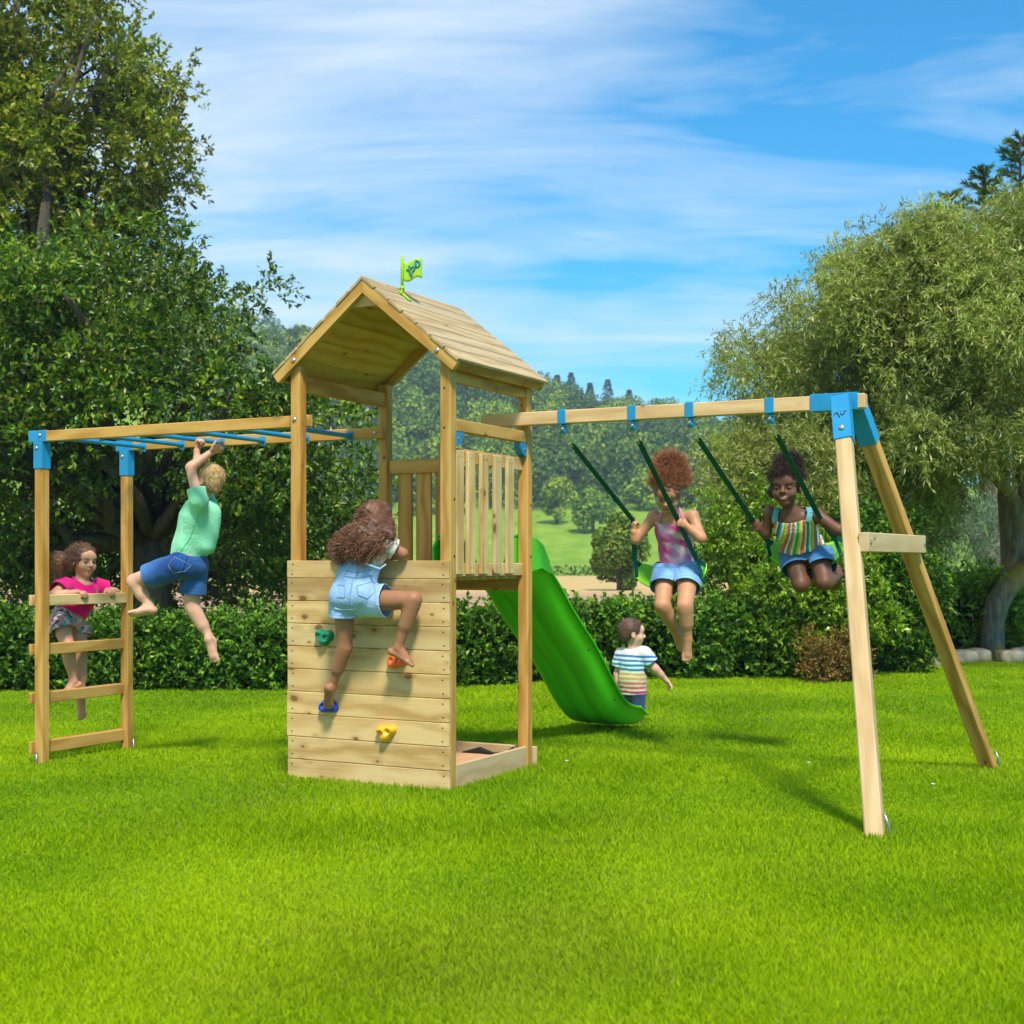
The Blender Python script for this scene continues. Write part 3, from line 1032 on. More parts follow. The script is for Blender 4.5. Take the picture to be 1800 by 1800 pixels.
# smooth resample along the profile (Catmull-Rom)
def catmull(P, n):
    P = np.array(P, float); out = []
    for i in range(len(P) - 1):
        p0, p1, p2, p3 = P[max(i - 1, 0)], P[i], P[i + 1], P[min(i + 2, len(P) - 1)]
        for k in range(n):
            t = k / n
            out.append(.5 * ((2 * p1) + (-p0 + p2) * t + (2 * p0 - 5 * p1 + 4 * p2 - p3) * t * t + (-p0 + 3 * p1 - 3 * p2 + p3) * t ** 3))
    out.append(P[-1]); return np.array(out)
rows = catmull([[y, z] for y, z, _ in S], 5)
grid = []
for i, (y, z) in enumerate(rows):
    t = rows[min(i + 1, len(rows) - 1)] - rows[max(i - 1, 0)]; t = t / np.linalg.norm(t)
    nn = np.array([-t[1], t[0]])
    wh = np.interp(y, [s_[0] for s_ in S], [sect(s_[0]) for s_ in S])
    X = [(-.266, wh - .016), (-.272, wh - .004), (-.264, wh + .004), (-.250, wh - .002), (-.226, wh * .45), (-.203, .022), (-.186, .006), (-.110, .0), (-.090, .014), (-.056, .014), (-.036, .0)]
    X = X + [(-a, b) for a, b in X[::-1]]
    grid.append([(xc + a, y + nn[0] * b, z + nn[1] * b) for a, b in X])
nx = len(grid[0])
V = [p for r in grid for p in r]
Fc = [[i * nx + j, i * nx + j + 1, (i + 1) * nx + j + 1, (i + 1) * nx + j] for i in range(len(grid) - 1) for j in range(nx - 1)]
m = MB(); m.add(V, Fc)
slide = part(m, 'slide', M_SLIDE, frame, True)
so = slide.modifiers.new('thick', 'SOLIDIFY'); so.thickness = .007; so.offset = 0
# hood at the top: two side wings standing on the platform edge
for sx in (-1, 1):
    m = MB(); x = xc + sx * .272
    out = [(.86, 1.19), (.86, 1.36), (.90, 1.405), (1.0, 1.425), (1.12, 1.43), (1.24, 1.415), (1.33, 1.375), (1.42, 1.275), (1.44, 1.19), (1.30, 1.23), (1.1, 1.20)]
    n = len(out)
    V = [(x - .008, a, b) for a, b in out] + [(x + .008, a, b) for a, b in out]
    m.add(V, [list(range(n)), [n + i for i in range(n)][::-1]] + [[i, (i + 1) % n, n + (i + 1) % n, n + i] for i in range(n)])
    part(m, 'slide_wing', M_SLIDE, slide)
    b = MB()
    for yy, zz in ((1.30, 1.29), (2.05, .66), (2.5, .27)): 
        b.bolt((xc + sx * .274, yy, zz), (sx, 0, 0), .008, .003)
    part(b, 'bolt', M_DARK if sx > 0 else M_STEEL, slide)
m = MB()
m.span(-.60, -.075, D + .001, D + .024, 1.10, 1.262)
part(m, 'slide_fixing_board', M_BOARD, frame)

# ---- monkey bars
ZM = 2.148
def tsleeve(mb, xb0, xb1, yb0, yb1, zb0, zb1, post, zp0):
    mb.span(xb0, xb1, yb0 - .005, yb1 + .005, zb0 - .004, zb1 + .004, bev=.003)
    mb.span(post[0] - .005, post[1] + .005, post[2] - .005, post[3] + .005, zp0, zb0 - .0045, bev=.003)
fpx = pl(73.5, 1100, 'y', .065)[0]
bpx = pl(224, 1100, 'y', .885)[0]
for (beam_y, post_y, xr_px, xl, xcorner) in (((.072, .117), (.065, .135), 542, fpx, fpx), ((.903, .948), (.885, .948), 672, bpx, bpx)):
    xr = pl(xr_px, 740, 'y', beam_y[0])[0]
    m = MB(); m.span(xcorner - .12, xr, beam_y[0], beam_y[1], ZM - .07, ZM, bev=.004)
    bm_ = part(m, 'monkey_beam', M_POST)
    if beam_y[0] > .5:
        b = MB(); b.bolt((xr - .06, beam_y[0], ZM - .035), (0, -1, 0), .012, .007); part(b, 'bolt', M_STEEL, bm_)
    m = MB(); m.span(xcorner - A, xcorner, post_y[0], post_y[1], -.13, ZM - .075, bev=.006)
    po = part(m, 'ladder_post', M_POST)
    m = MB(); tsleeve(m, xcorner - .128, xcorner + .033, beam_y[0], beam_y[1], ZM - .07, ZM, (xcorner - A, xcorner, post_y[0], post_y[1]), 1.895)
    part(m, 'sleeve', M_BLUE, po)
    b = MB()
    b.bolt((xcorner - .022, beam_y[0] - .005, ZM - .03), (0, -1, 0), .012, .008)
    b.bolt((xcorner - .045, post_y[0] - .005, ZM - .115), (0, -1, 0), .012, .008)
    part(b, 'bolt', M_STEEL, po)
    m = MB()   # ground anchor
    x = xcorner - .0 + .012
    m.tube([(x, post_y[1] - .02, .06 - .08), (x + .004, post_y[1] - .02, -.02), (x + .02, post_y[1] - .03, -.09), (x + .035, post_y[1] - .03, -.16)], .007, 8)
    if beam_y[0] < .5:
        m = MB()
        m.tube([(xcorner - .05, post_y[0] - .006, -.01), (xcorner - .035, post_y[0] - .012, -.04), (xcorner - .02, post_y[0] - .03, -.1)], .008, 8)
    part(m, 'ground_anchor', M_STEEL, po, True)
for x in (-3.075, -2.716, -2.358, -2.003, -1.64, -1.287):
    m = MB(); zt = 2.098
    m.tube([(x, .117, zt), (x, .903, zt)], .0155, 14)
    for yy, s_ in ((.117, 1), (.903, -1)):
        m.span(x - .022, x + .022, yy, yy + s_ * .007, zt - .036, zt + .030, bev=.002)
        m.tube([(x, yy + s_ * .006, zt), (x, yy + s_ * .05, zt)], .020, 14)
    rg = part(m, 'monkey_bar', M_BLUE, frame, True)
    mod = rg.modifiers.new('es', 'EDGE_SPLIT'); mod.split_angle = radians(40)
    b = MB(); b.bolt((x, .896, zt - .028), (0, -1, 0), .006, .004); part(b, 'bolt', M_STEEL, rg)
# ladder rungs
xl_ = min(fpx, bpx) - A
for z0, z1 in ((.640, .714), (.314, .388), (-.024, .058)):
    m = MB(); m.span(xl_ - .026, xl_ - .001, .052, .952, z0, z1, bev=.004)
    # boards are let in between the posts on the side seen
    m.span(xl_ + .002, xl_ + .040, .136, .884, z0, z1, bev=.004)
    part(m, 'ladder_rung', M_POST)
m = MB(); m.span(xl_ - .026, xl_ - .001, .052, .90, .973, 1.046, bev=.004)
m.span(xl_ + .002, xl_ + .066, .136, .884, .973, 1.046, bev=.004)
part(m, 'ladder_rung', M_BOARD)

# ---- swing beam, its legs and hangers
YB0, YB1, ZB = .882, .948, 2.188
xs0, xs1 = pl(845, 737, 'y', YB0)[0], pl(1520, 705, 'y', YB0)[0]
m = MB(); m.span(xs0, xs1, YB0, YB1, ZB - .080, ZB, bev=.004)
sbm = part(m, 'swing_beam', M_LEG)
HANG = []
for u, v in ((987, 742), (1110, 738), (1211, 734), (1352, 726)):
    x = pl(u, v, 'y', YB0)[0]
    m = MB()
    m.span(x - .026, x + .026, YB0 - .006, YB1 + .006, ZB - .084, ZB + .004, bev=.003)
    m.span(x - .010, x + .010, YB0 + .01, YB1 - .01, ZB - .128, ZB - .085, bev=.004)
    m.tube([(x - .018, (YB0 + YB1) / 2, ZB - .122), (x + .018, (YB0 + YB1) / 2, ZB - .122)], .020, 14)
    hg = part(m, 'swing_hanger', M_BLUE, sbm)
    b = MB(); b.bolt((x, YB0 + .008, ZB - .113), (0, -1, 0), .011, .008); part(b, 'bolt', M_STEEL, hg)
    HANG.append(np.array([x, (YB0 + YB1) / 2, ZB - .140]))
xa, xb_ = pl(1424, 705, 'y', YB0)[0], pl(1508, 705, 'y', YB0)[0]
m = MB(); m.span(xa, xb_, YB0 - .008, YB1 + .008, ZB - .088, ZB + .008, bev=.003)
part(m, 'beam_sleeve', M_BLUE, sbm)
apex_x = pl(1482, 705, 'y', YB0)[0]
f1 = pl(1538, 1468, 'z', 0.); f2 = pl(1738, 1349, 'z', 0.)
t1 = np.array([apex_x, YB0 - .055, ZB - .01]); t2 = np.array([apex_x + .03, YB1 + .055, ZB - .01])
legs = []
for foot, top, nm in ((f1, t1, 0), (f2, t2, 1)):
    dv = nrm(foot - top)
    foot2 = foot + dv * .06
    m = MB(); m.stick(top + dv * .04, foot2, .043, .040, (1, 0, 0), bev=.007)
    lg = part(m, 'swing_leg', M_LEG if nm == 0 else M_POST)  # far leg takes the darker wood to paint in its shaded underside
    m = MB()
    Ls = .30 if nm == 0 else .28
    m.stick(top + dv * (.024 if nm == 0 else .0), top + dv * Ls, .049, .046, (1, 0, 0), bev=.004)
    slv = part(m, 'leg_sleeve', M_BLUE, lg)
    nf = np.cross(dv, np.cross((1, 0, 0), dv)); 
    fn_ = nrm(np.cross(nrm(np.array([1., 0, 0]) - dv * dv[0]), dv))
    if fn_[1] > 0: fn_ = -fn_
    if nm == 0:
        b = MB(); b.bolt(top + dv * .235 + fn_ * .046, fn_, .016, .010); part(b, 'bolt', M_STEEL, lg)
        # the stamped-through emblem in the sleeve
        sd = nrm(np.array([1., 0, 0]) - dv * dv[0])
        b = MB()
        c0 = top + dv * .145 + fn_ * .0462
        def em(pts, r):
            b.tube([c0 + sd * a - dv * bb for a, bb in pts], r, 6)
        em([(-.034, -.004), (-.022, .006), (-.014, .0)], .0034); em([(-.018, .010), (-.010, -.012), (-.006, -.024)], .0036)
        em([(.0, -.002), (.008, -.014), (.016, -.012), (.022, .006), (.032, .010)], .0034); em([(.002, .008), (.006, .010)], .003)
        part(b, 'emblem', M_SCREW, lg)
    m = MB(); q = foot + np.array([.055, .03, .05])
    m.tube([q + (-.02, 0, .05), q, q + (.01, .0, -.05), q + (.03, .0, -.11)], .006, 8)
    part(m, 'ground_anchor', M_STEEL, lg, True)
    legs.append((top, foot))
def leg_at(i, v):
    top, foot = legs[i]
    best = None
    for t in np.linspace(0, 1, 400):
        p = top + (foot - top) * t
        w = l2w(p); vv = HY - F * (w[2] - CAMH) / w[1]
        if best is None or abs(vv - v) < best[0]: best = (abs(vv - v), p)
    return best[1]
pa, pb = leg_at(0, 957), leg_at(1, 954)
zc = (pa[2] + pb[2]) / 2
pa = legs[0][0] + (legs[0][1] - legs[0][0]) * ((legs[0][0][2] - zc) / legs[0][0][2]); pb = legs[1][0] + (legs[1][1] - legs[1][0]) * ((legs[1][0][2] - zc) / legs[1][0][2])
dd = nrm(pb - pa); sdx = nrm(np.cross(dd, (0, 0, 1)))
m = MB()
a_, b_ = pa + sdx * .072 - dd * .045, pb + sdx * .072 + dd * .03
m.stick(a_, b_, .026, .050, sdx, bev=.004)
cb = part(m, 'cross_brace', M_LEG)
b = MB()
for q in (pa + sdx * .098, pb + sdx * .098): b.bolt(q, sdx, .011, .007)
part(b, 'bolt', M_STEEL, cb)
# ================================================================ swings
M_SEAT = mat_plain('lime_seat', (.24, .64, .015), .38, .5, .05, 30)
M_STRAP = mat_plain('green_webbing', (.004, .085, .075), .75, .2, .4, 400)
Zw = np.array([0, 0, 1.])
def make_swing(i0, i1, seat, label, mids):
    """hangs from two hangers; seat = middle of the seat top in the frame's space; mids = bends of the straps at the hands"""
    h0, h1 = HANG[i0], HANG[i1]
    sw = l2w(seat)
    root = empty('swing', sw)
    tag(root, label, 'swing', 'green swings hanging from the beam')
    rope = nrm(l2w((h0 + h1) / 2) - sw)
    xd = nrm(l2w(h1) - l2w(h0)); xd = nrm(xd - rope * (xd @ rope)); yd = np.cross(rope, xd)
    # moulded seat: a wide belt that curls up at its ends
    def top(s_, w_):
        x = .285 * s_
        z = .135 * abs(s_) ** 2.4 - .012
        dep = .088 * sqrt(max(.12, 1 - .80 * abs(s_) ** 5))
        return x * (1 - .10 * s_ * s_), w_ * dep, z + .010 * w_ * w_
    V, Fc = [], []; NS, NW = 28, 8
    for off in (0, -1):
        for i in range(NS + 1):
            for j in range(NW + 1):
                s_, w_ = -1 + 2 * i / NS, -1 + 2 * j / NW
                x, y, z = top(s_, w_)
                th = .026 * (1 - .6 * (abs(w_) ** 4)) * (1 - .35 * abs(s_) ** 8)
                if off: z -= th
                V.append(x * xd + y * yd + z * rope)
    q = (NS + 1) * (NW + 1)
    for i in range(NS):
        for j in range(NW):
            a, b = i * (NW + 1) + j, (i + 1) * (NW + 1) + j
            Fc += [[a, b, b + 1, a + 1], [q + a, q + a + 1, q + b + 1, q + b]]
    rim = [(i, 0) for i in range(NS)] + [(NS, j) for j in range(NW)] + [(i, NW) for i in range(NS, 0, -1)] + [(0, j) for j in range(NW, 0, -1)]
    ids = [i * (NW + 1) + j for i, j in rim]
    for k in range(len(ids)): Fc.append([ids[k], q + ids[k], q + ids[(k + 1) % len(ids)], ids[(k + 1) % len(ids)]])
    m = MB(); m.add(V, Fc); m.obj('seat', M_SEAT, root, True)
    ends = []
    for sg, hh, mid in ((-1, h0, mids[0]), (1, h1, mids[1])):
        top_w = l2w(hh) - sw
        x, y, z = top(sg * .86, 0)
        foot = x * xd + z * rope
        split = foot + rope * .135 + xd * sg * (-.004)
        mp = (mid - sw) if mid is not None else None
        if mp is None: mp = split + (top_w - split) * .35
        # metal chain and clip at the top
        dirr = nrm(mp - top_w)
        c1 = top_w + dirr * .125
        m = MB()
        for k in range(4):
            c = top_w + dirr * (.002 + .034 * k)
            sd = nrm(np.cross(dirr, xd if k % 2 else yd))
            ring = [c + dirr * (.024 * sin(a) + .016) + sd * .0115 * cos(a) for a in np.linspace(0, 2 * pi, 11)]
            m.tube(ring, .0042, 6, cap=False)
        chain = m
        # webbing strap: flat band, seat to chain
        m = MB()
        pts = [c1, mp + (c1 - mp) * .5, mp, mp + (split - mp) * .5, split]
        sdv = nrm(yd * .25 + xd)
        for a, b in zip(pts[:-1], pts[1:]):
            m.stick(a, b + nrm(b - a) * .004, .0165, .0022, sdv, bev=.001)
        for sy in (-1, 1):
            m.stick(split, foot + yd * sy * .062 - rope * .012 + xd * sg * .012, .0165, .0022, xd * .3 + yd, bev=.001)
        cb_ = mp + (c1 - mp) * .3
        m.stick(cb_, cb_ + dirr * .03, .020, .006, sdv, bev=.002)
        st = m.obj('strap', M_STRAP, root)
        chain.obj('chain', M_CHAIN, st, True)
    return root

JP = lambda u, v, y: plw(u, v, 'y', y)
JX = lambda u, v, x: plw(u, v, 'x', x)
seat1 = np.array([.50, 2.195, 1.150]); seat2 = pl(1425, 977, 'x', 1.43)
h1L, h1R = JP(1112, 914, 1.93), JP(1191, 914, 1.93)
h2L, h2R = JP(1325, 918, 1.98), JP(1443, 914, 1.98)
make_swing(0, 1, seat1, 'lime green swing carrying the girl in the pink tie-dye top', (h1L, h1R))
make_swing(2, 3, seat2, 'lime green swing carrying the girl in the rainbow striped top, nearest the A-frame legs', (h2L, h2R))

def mid(a, b, t=.5): return np.asarray(a) * (1 - t) + np.asarray(b) * t
XW, YW = np.array([1., 0, 0]), np.array([0, 1., 0])

def shirt_sleeve(P, name, frac, grow=0.):
    c = P.parts[name + '_up'][0]
    e = c.a + (c.b - c.a) * frac
    return Cap(c.a, e + (e - c.a) * .3, c.ra + .006 + grow, c.ra * (1 - frac) + c.rb * frac + .010 + grow, .03), e, nrm(c.b - c.a)
def short_leg(P, name, frac, grow=.0):
    c = P.parts[name + '_up'][0]
    e = c.a + (c.b - c.a) * frac
    r = c.ra * (1 - frac) + c.rb * frac
    return Cap(c.a, e + nrm(c.b - c.a) * (r + .02), c.ra * 1.06 + grow, r * 1.06 + .012 + grow, .03), e, nrm(c.b - c.a), r
def fabric(name, legs_or_sleeves): pass

def trimmed(prim, c, n, kk=.014):
    """a primitive cut off by a plane"""
    class T:
        neg = False; k = kk
        def box(s): return prim.box()
        def dist(s, P):
            d = prim.dist(P); q = ((P - np.asarray(c, np.float32)) @ np.asarray(nrm(n), np.float32))
            return np.maximum(d, q)
    return T()

def make_top(P, name, sleeves, color, hem, hem_n, necks, grow=.009, sfrac=.42, paint=None, extra=(), sgrow=0., wr=.003, mat=None, h=.005, cuts=(), deform=None, holes=()):
    prims = list(P.parts['torso']) + list(P.parts.get('shoulder', [])) + list(extra); ops = []
    for sname in sleeves:
        c, e, n = shirt_sleeve(P, sname, sfrac, sgrow)
        prims.append(trimmed(c, e + n * grow, n)); ops.append((e + n * grow * 1.0, n, .085))
    cu = [(hem, hem_n)] + list(cuts)
    ops.append((hem, hem_n, .19))
    for c_, n_, r_ in necks:
        cu.append((c_, n_)); ops.append((c_, n_, r_))
    # trimmed primitives must not be grown past their plane, so the growth is in the sleeve itself
    return P.cloth(name, prims, grow, cu, [(a + nrm(b) * (grow if i < len(sleeves) else 0), b, c) for i, (a, b, c) in enumerate(ops)], color, mat, wr, paint=paint, h=h, deform=deform, holes=holes)

def make_shorts(P, name, color, fracs, waist, waist_n, grow=.011, paint=None, mat=None, lgrow=.0, wr=.003, h=.005, extra=(), seam=True):
    prims = [P.parts['torso'][1]] + list(extra); ops = []
    for lname, fr in fracs.items():
        c, e, n, r = short_leg(P, lname, fr, lgrow)
        prims.append(trimmed(c, e, n)); ops.append((e + n * grow, n, .12))
    ops.append((waist, waist_n, .19))
    hems = [(o[0], o[1]) for o in ops[:-1]]
    pel = P.parts['torso'][1]; pc = pel.b; sd = nrm(np.cross(nrm(waist_n), (0, 1, 0)))
    def seams(V, col):
        c = paint(V, col) if paint is not None else col
        d = -(V - np.asarray(waist)) @ nrm(waist_n)
        f = np.ones(len(V))
        f[(d > .026) & (d < .032)] = .78
        for p_, n_ in hems:
            a = -(V - p_) @ n_; near = np.linalg.norm(V - p_, axis=1) < .13
            f[near & (a > -.02) & (a < .020)] = 1.14
            f[near & (a >= .020) & (a < .026)] = .80
        if seam: f[np.abs((V - pc) @ sd) < .0035] = .80
        return c * f[:, None]
    return P.cloth(name, prims, grow, [(waist, waist_n)], ops, color, mat or M_DENIM, wr, paint=seams, h=h)

def denim_paint(base, fade, axis_pts=None):
    def f(V, col):
        n = .5 + .5 * wob(V, 30, 8); m = np.clip(.5 + .6 * wob(V, 9, 2), 0, 1)
        c = np.asarray(base) * (1 - m[:, None]) + np.asarray(fade) * m[:, None]
        return c * (.88 + .24 * n)[:, None]
    return f

# ---------------------------------------------------------------- 1. the girl climbing the wall (seen from behind)
def girl_climbing():
    g = Person('girl with long curly brown hair in pale denim dungaree shorts climbing the wooden wall', plw(622, 1050, 'y', -.17), (.33, .150, .078))
    J = JP
    pelvis, waist, chest, neck = J(622, 1036, -.165), J(631, 1000, -.155), J(645, 968, -.125), J(658, 942, -.085)
    hc = J(664, 918, -.045)
    fw = nrm(EY * .75 + EX * .55 - Zw * .30); up = nrm(Zw + EY * .25)
    g.torso(neck, chest, waist, pelvis, EX, EX, .098, .092, .104, .74)
    g.head(hc, fw, up, 1.02); g.neckp(neck, hc - up * .05, .034)
    sl, sr = J(618, 966, -.125), J(678, 958, -.115)
    g.parts['shoulder'] = [Cap(chest + Zw * .0, sl, .055, .040, .03), Cap(chest, sr, .055, .040, .03)]; g.P += g.parts['shoulder']
    el, er = J(592, 978, -.03), J(707, 973, -.05)
    wl, wr_ = J(610, 974, .07), J(676, 978, .04)
    g.limb('armL', sl, el, wl, (.036, .030, .021)); g.limb('armR', sr, er, wr_, (.038, .031, .021))
    g.P += hand_prims(wl, EX * .7 + EY * .5, -Zw, .95, (.3, .3, .3), 1); g.P += hand_prims(wr_, -EX * .8 + EY * .4, -Zw, .95, (.3, .3, .3), -1)
    hl, hr = J(605, 1060, -.165), J(641, 1057, -.155)
    kl, kr = J(606, 1138, -.135), J(727, 1054, -.125)
    al, ar = J(583, 1209, -.105), J(700, 1139, -.125)
    g.limb('legL', hl, kl, al, (.066, .042, .0235)); g.limb('legR', hr, kr, ar, (.070, .046, .025))
    g.P += [Cap(J(606, 1049, -.19), J(640, 1047, -.185), .072, .072, .035)]
    g.P += foot_prims(al + Zw * .0, None, EY * .50 - Zw * .80 - EX * .30, EY * .85 + Zw * .45, .98, 1)
    g.P += foot_prims(ar, None, EX * .78 - Zw * .42 + EY * .28, Zw + EX * .3, 1.0, -1)
    g.build()
    # floral blouse
    def floral(V, col):
        c = np.tile((.62, .56, .50), (len(V), 1))
        a, b, d = wob(V, 130, 1), wob(V, 140, 2), wob(V, 150, 3)
        c[a > .5] = (.50, .30, .24); c[b > .55] = (.30, .33, .24); c[d > .66] = (.52, .42, .26)
        return c
    make_top(g, 'blouse', ('armL', 'armR'), None, mid(waist, chest, .2), nrm(waist - chest), [], .008, .42, floral, sgrow=.004, holes=[(neck, hc, .050)])
    # dungaree shorts with bib
    den = denim_paint((.20, .36, .60), (.36, .52, .74))
    dg = make_shorts(g, 'dungaree_shorts', None, {'legL': .26, 'legR': .42}, mid(waist, chest, .80) - EX * .03, nrm(Zw * .9 + EX * .40), .014, den, lgrow=.003, wr=.004,
                extra=[Cap(J(606, 1049, -.19), J(640, 1047, -.185), .074, .074, .03), g.parts['torso'][0]])
    sm1 = mat_plain('denim_seam', (.17, .29, .48), .9, .1, .2, 400); sm2 = mat_plain('denim_edge', (.48, .62, .78), .9, .1, .2, 400)
    g.stitch(dg, 'seam', [[(608, 1003), (628, 1006), (652, 1002)], [(604, 1012), (628, 1016), (656, 1011)], [(620, 1016), (616, 1040), (614, 1060), (622, 1070)], [(628, 990), (627, 1014)]], sm1, .0022)
    g.stitch(dg, 'pocket_edge', [[(627, 1030), (656, 1022), (660, 1040), (646, 1052), (630, 1046), (627, 1030)], [(594, 1028), (607, 1030), (606, 1050), (592, 1050)]], sm1, .0026)
    g.stitch(dg, 'rolled_cuff', [[(588, 1069), (600, 1072), (624, 1071)], [(676, 1030), (668, 1046), (655, 1066)]], sm2, .0050)
    # shoulder straps, waistband and rolled cuffs of the dungarees
    m = MB(); b0 = g.base
    pts = [J(614, 985, -.245), J(622, 970, -.235), J(632, 958, -.215), J(642, 948, -.175)]
    for a, b in zip(pts[:-1], pts[1:]): m.stick(a - b0, b - b0, .014, .003, EX, bev=.001)
    pd_ = mat_plain('pale_denim', (.36, .52, .72), .85, .1, .4, 500)
    m.obj('dungaree_strap', pd_, g.o)
    m = MB(); pts = [J(640, 990, -.25), J(668, 1000, -.215), J(678, 992, -.17)]
    m.tube([p - b0 for p in pts], .005, 6)
    m.obj('dungaree_cord', pd_, g.o)
    # hair: crown, and the mass blown to the left
    H = [Ell(g.hloc(0, -.022, .040), np.array([.084, .094, .082]) * 1.02, g.R, .03),
         Cap(J(657, 925, -.16), J(630, 950, -.22), .062, .060, .05), Cap(J(632, 945, -.22), J(602, 962, -.235), .058, .046, .05),
         Cap(J(640, 938, -.20), J(610, 945, -.22), .050, .040, .05),
         Cap(J(672, 928, -.12), J(662, 955, -.19), .042, .030, .04), Cap(J(682, 918, -.09), J(688, 942, -.13), .032, .018, .04), Cap(J(650, 950, -.23), J(640, 975, -.24), .04, .02, .04)]
    lowmass = lambda V: (V @ Zw < hc[2] + .03)
    g.hair(H, (.115, .050, .026), strands=9500, length=.055, curl=.010, width=.0016, noise=.009, nf=60, tip=3.0, flow=lambda p, n: nrm(-EX * .7 - Zw * .8 + n * (.6 if p[2] < hc[2] + .03 else .10)))  # some strands much lighter: reddish tips plus sunlit highlights painted in
    return g
girl_climbing()

# ---------------------------------------------------------------- 2. the boy on the monkey bars
def boy_bars():
    J = JP
    g = Person('blond boy in a mint green T-shirt and denim shorts hanging from the monkey bars', J(332, 990, .45), (.60, .34, .225))
    pelvis, waist, chest, neck = J(329, 985, .45), J(337, 955, .45), J(350, 910, .46), J(357, 880, .47)
    hc = J(362, 845, .47); fw = nrm(-XW * .93 + YW * .30 + Zw * .05); up = nrm(Zw + XW * .10)
    side = nrm(YW * .9 + XW * .35)
    sC = nrm(XW * .55 + YW * .75)
    g.torso(neck, chest, waist, pelvis, sC, sC, .110, .100, .108, .76)
    g.head(hc, fw, up, 1.06); g.neckp(neck, hc - up * .05 + XW * .01, .036)
    sn, sf = J(349, 880, .345), J(366, 886, .59)
    g.parts['shoulder'] = [Cap(chest, sn, .06, .044, .03), Cap(chest, sf, .06, .044, .03)]; g.P += g.parts['shoulder']
    en, ef = J(335, 822, .34), J(349, 826, .62)
    wn = J(370, 796, .46)
    bar = pl(343, 771, 'x', -2.358); bw = l2w(bar)
    wf = bw - Zw * .085 + XW * .01
    g.limb('armN', sn, en, wn, (.038, .032, .022)); g.limb('armF', sf, ef, wf, (.038, .031, .022))
    g.P += hand_prims(wn, XW * .9 + Zw * .38, Zw * .6 + YW * .5 - XW * .4, 1.1, (.45, .55, .4), 1)
    g.P += hand_prims(wf, Zw + XW * .1, XW * .9 - YW * .3, 1.05, (.6, 1.0, .8), 1)
    hn, hf = J(322, 992, .40), J(342, 994, .51)
    kn, kf = J(236, 1022, .33), J(337, 1066, .50)
    an, af = J(263, 1066, .36), J(373, 1128, .56)
    g.limb('legN', hn, kn, an, (.074, .050, .027)); g.limb('legF', hf, kf, af, (.074, .048, .026))
    g.P += [Cap(J(322, 992, .38), J(342, 994, .47), .078, .078, .04)]
    g.P += foot_prims(an, None, -XW * .96 - Zw * .12 - YW * .1, YW * .65 + Zw * .75, 1.08, 1)
    g.P += foot_prims(af, None, XW * .33 - Zw * .93 + YW * .05, YW * .9 + XW * .3, 1.08, -1)
    g.build(brow=(.3, .18, .09))
    mint = lambda V, c: np.tile((.27, .70, .43), (len(V), 1)) * (1 + .05 * wob(V, 20, 3))[:, None]
    hemn = nrm(waist - chest)
    ts = make_top(g, 'tshirt', ('armN', 'armF'), None, mid(waist, pelvis, .95), hemn, [], .013, .26, mint, sgrow=.0, wr=.006, holes=[(neck + Zw * .005, hc, .052)],
             extra=[Cap(J(378, 900, .50), J(366, 960, .47), .030, .034, .06)])
    den = denim_paint((.012, .055, .21), (.05, .16, .40))
    ds = make_shorts(g, 'denim_shorts', None, {'legN': .72, 'legF': .70}, mid(pelvis, waist, .55), nrm(waist - pelvis), .007, den, lgrow=.004, wr=.004,
                extra=[Cap(J(322, 992, .38), J(342, 994, .47), .082, .082, .04)])
    sm1 = mat_plain('jeans_seam', (.010, .035, .13), .9, .1, .2, 400); sm2 = mat_plain('jeans_stitch', (.20, .30, .48), .9, .1, .2, 400)
    g.stitch(ds, 'seam', [[(297, 978), (318, 972), (352, 978)], [(330, 978), (322, 1000), (312, 1018)], [(338, 1050), (352, 1052)]], sm1, .0024)
    g.stitch(ds, 'pocket_edge', [[(308, 979), (295, 993), (304, 1008), (326, 1004), (336, 994), (308, 979)]], sm2, .0020)
    g.stitch(ts, 'seam', [[(357, 890), (345, 915), (334, 945), (318, 968)]], mat_plain('mint_seam', (.16, .56, .33), .9, .1), .0024)
    H = [Ell(g.hloc(0, -.020, .036), np.array([.080, .094, .080]) * 1.06, g.R, .02), Ell(g.hloc(0, -.062, -.012), np.array([.062, .045, .060]), g.R, .03)]
    fl = lambda p, n: nrm(np.cross(np.cross(n, nrm(g.hloc(0, -.03, .3) - p)), n) * -1.)
    g.hair(H, (.50, .33, .14), cuts=[(g.hloc(0, .058, 0), nrm(fw * .9 + Zw * -.35))], strands=3800, length=.028, curl=.001, width=.0016, noise=.002, nf=90, flow=fl, droop=.1, tip=1.5)
    return g
boy_bars()

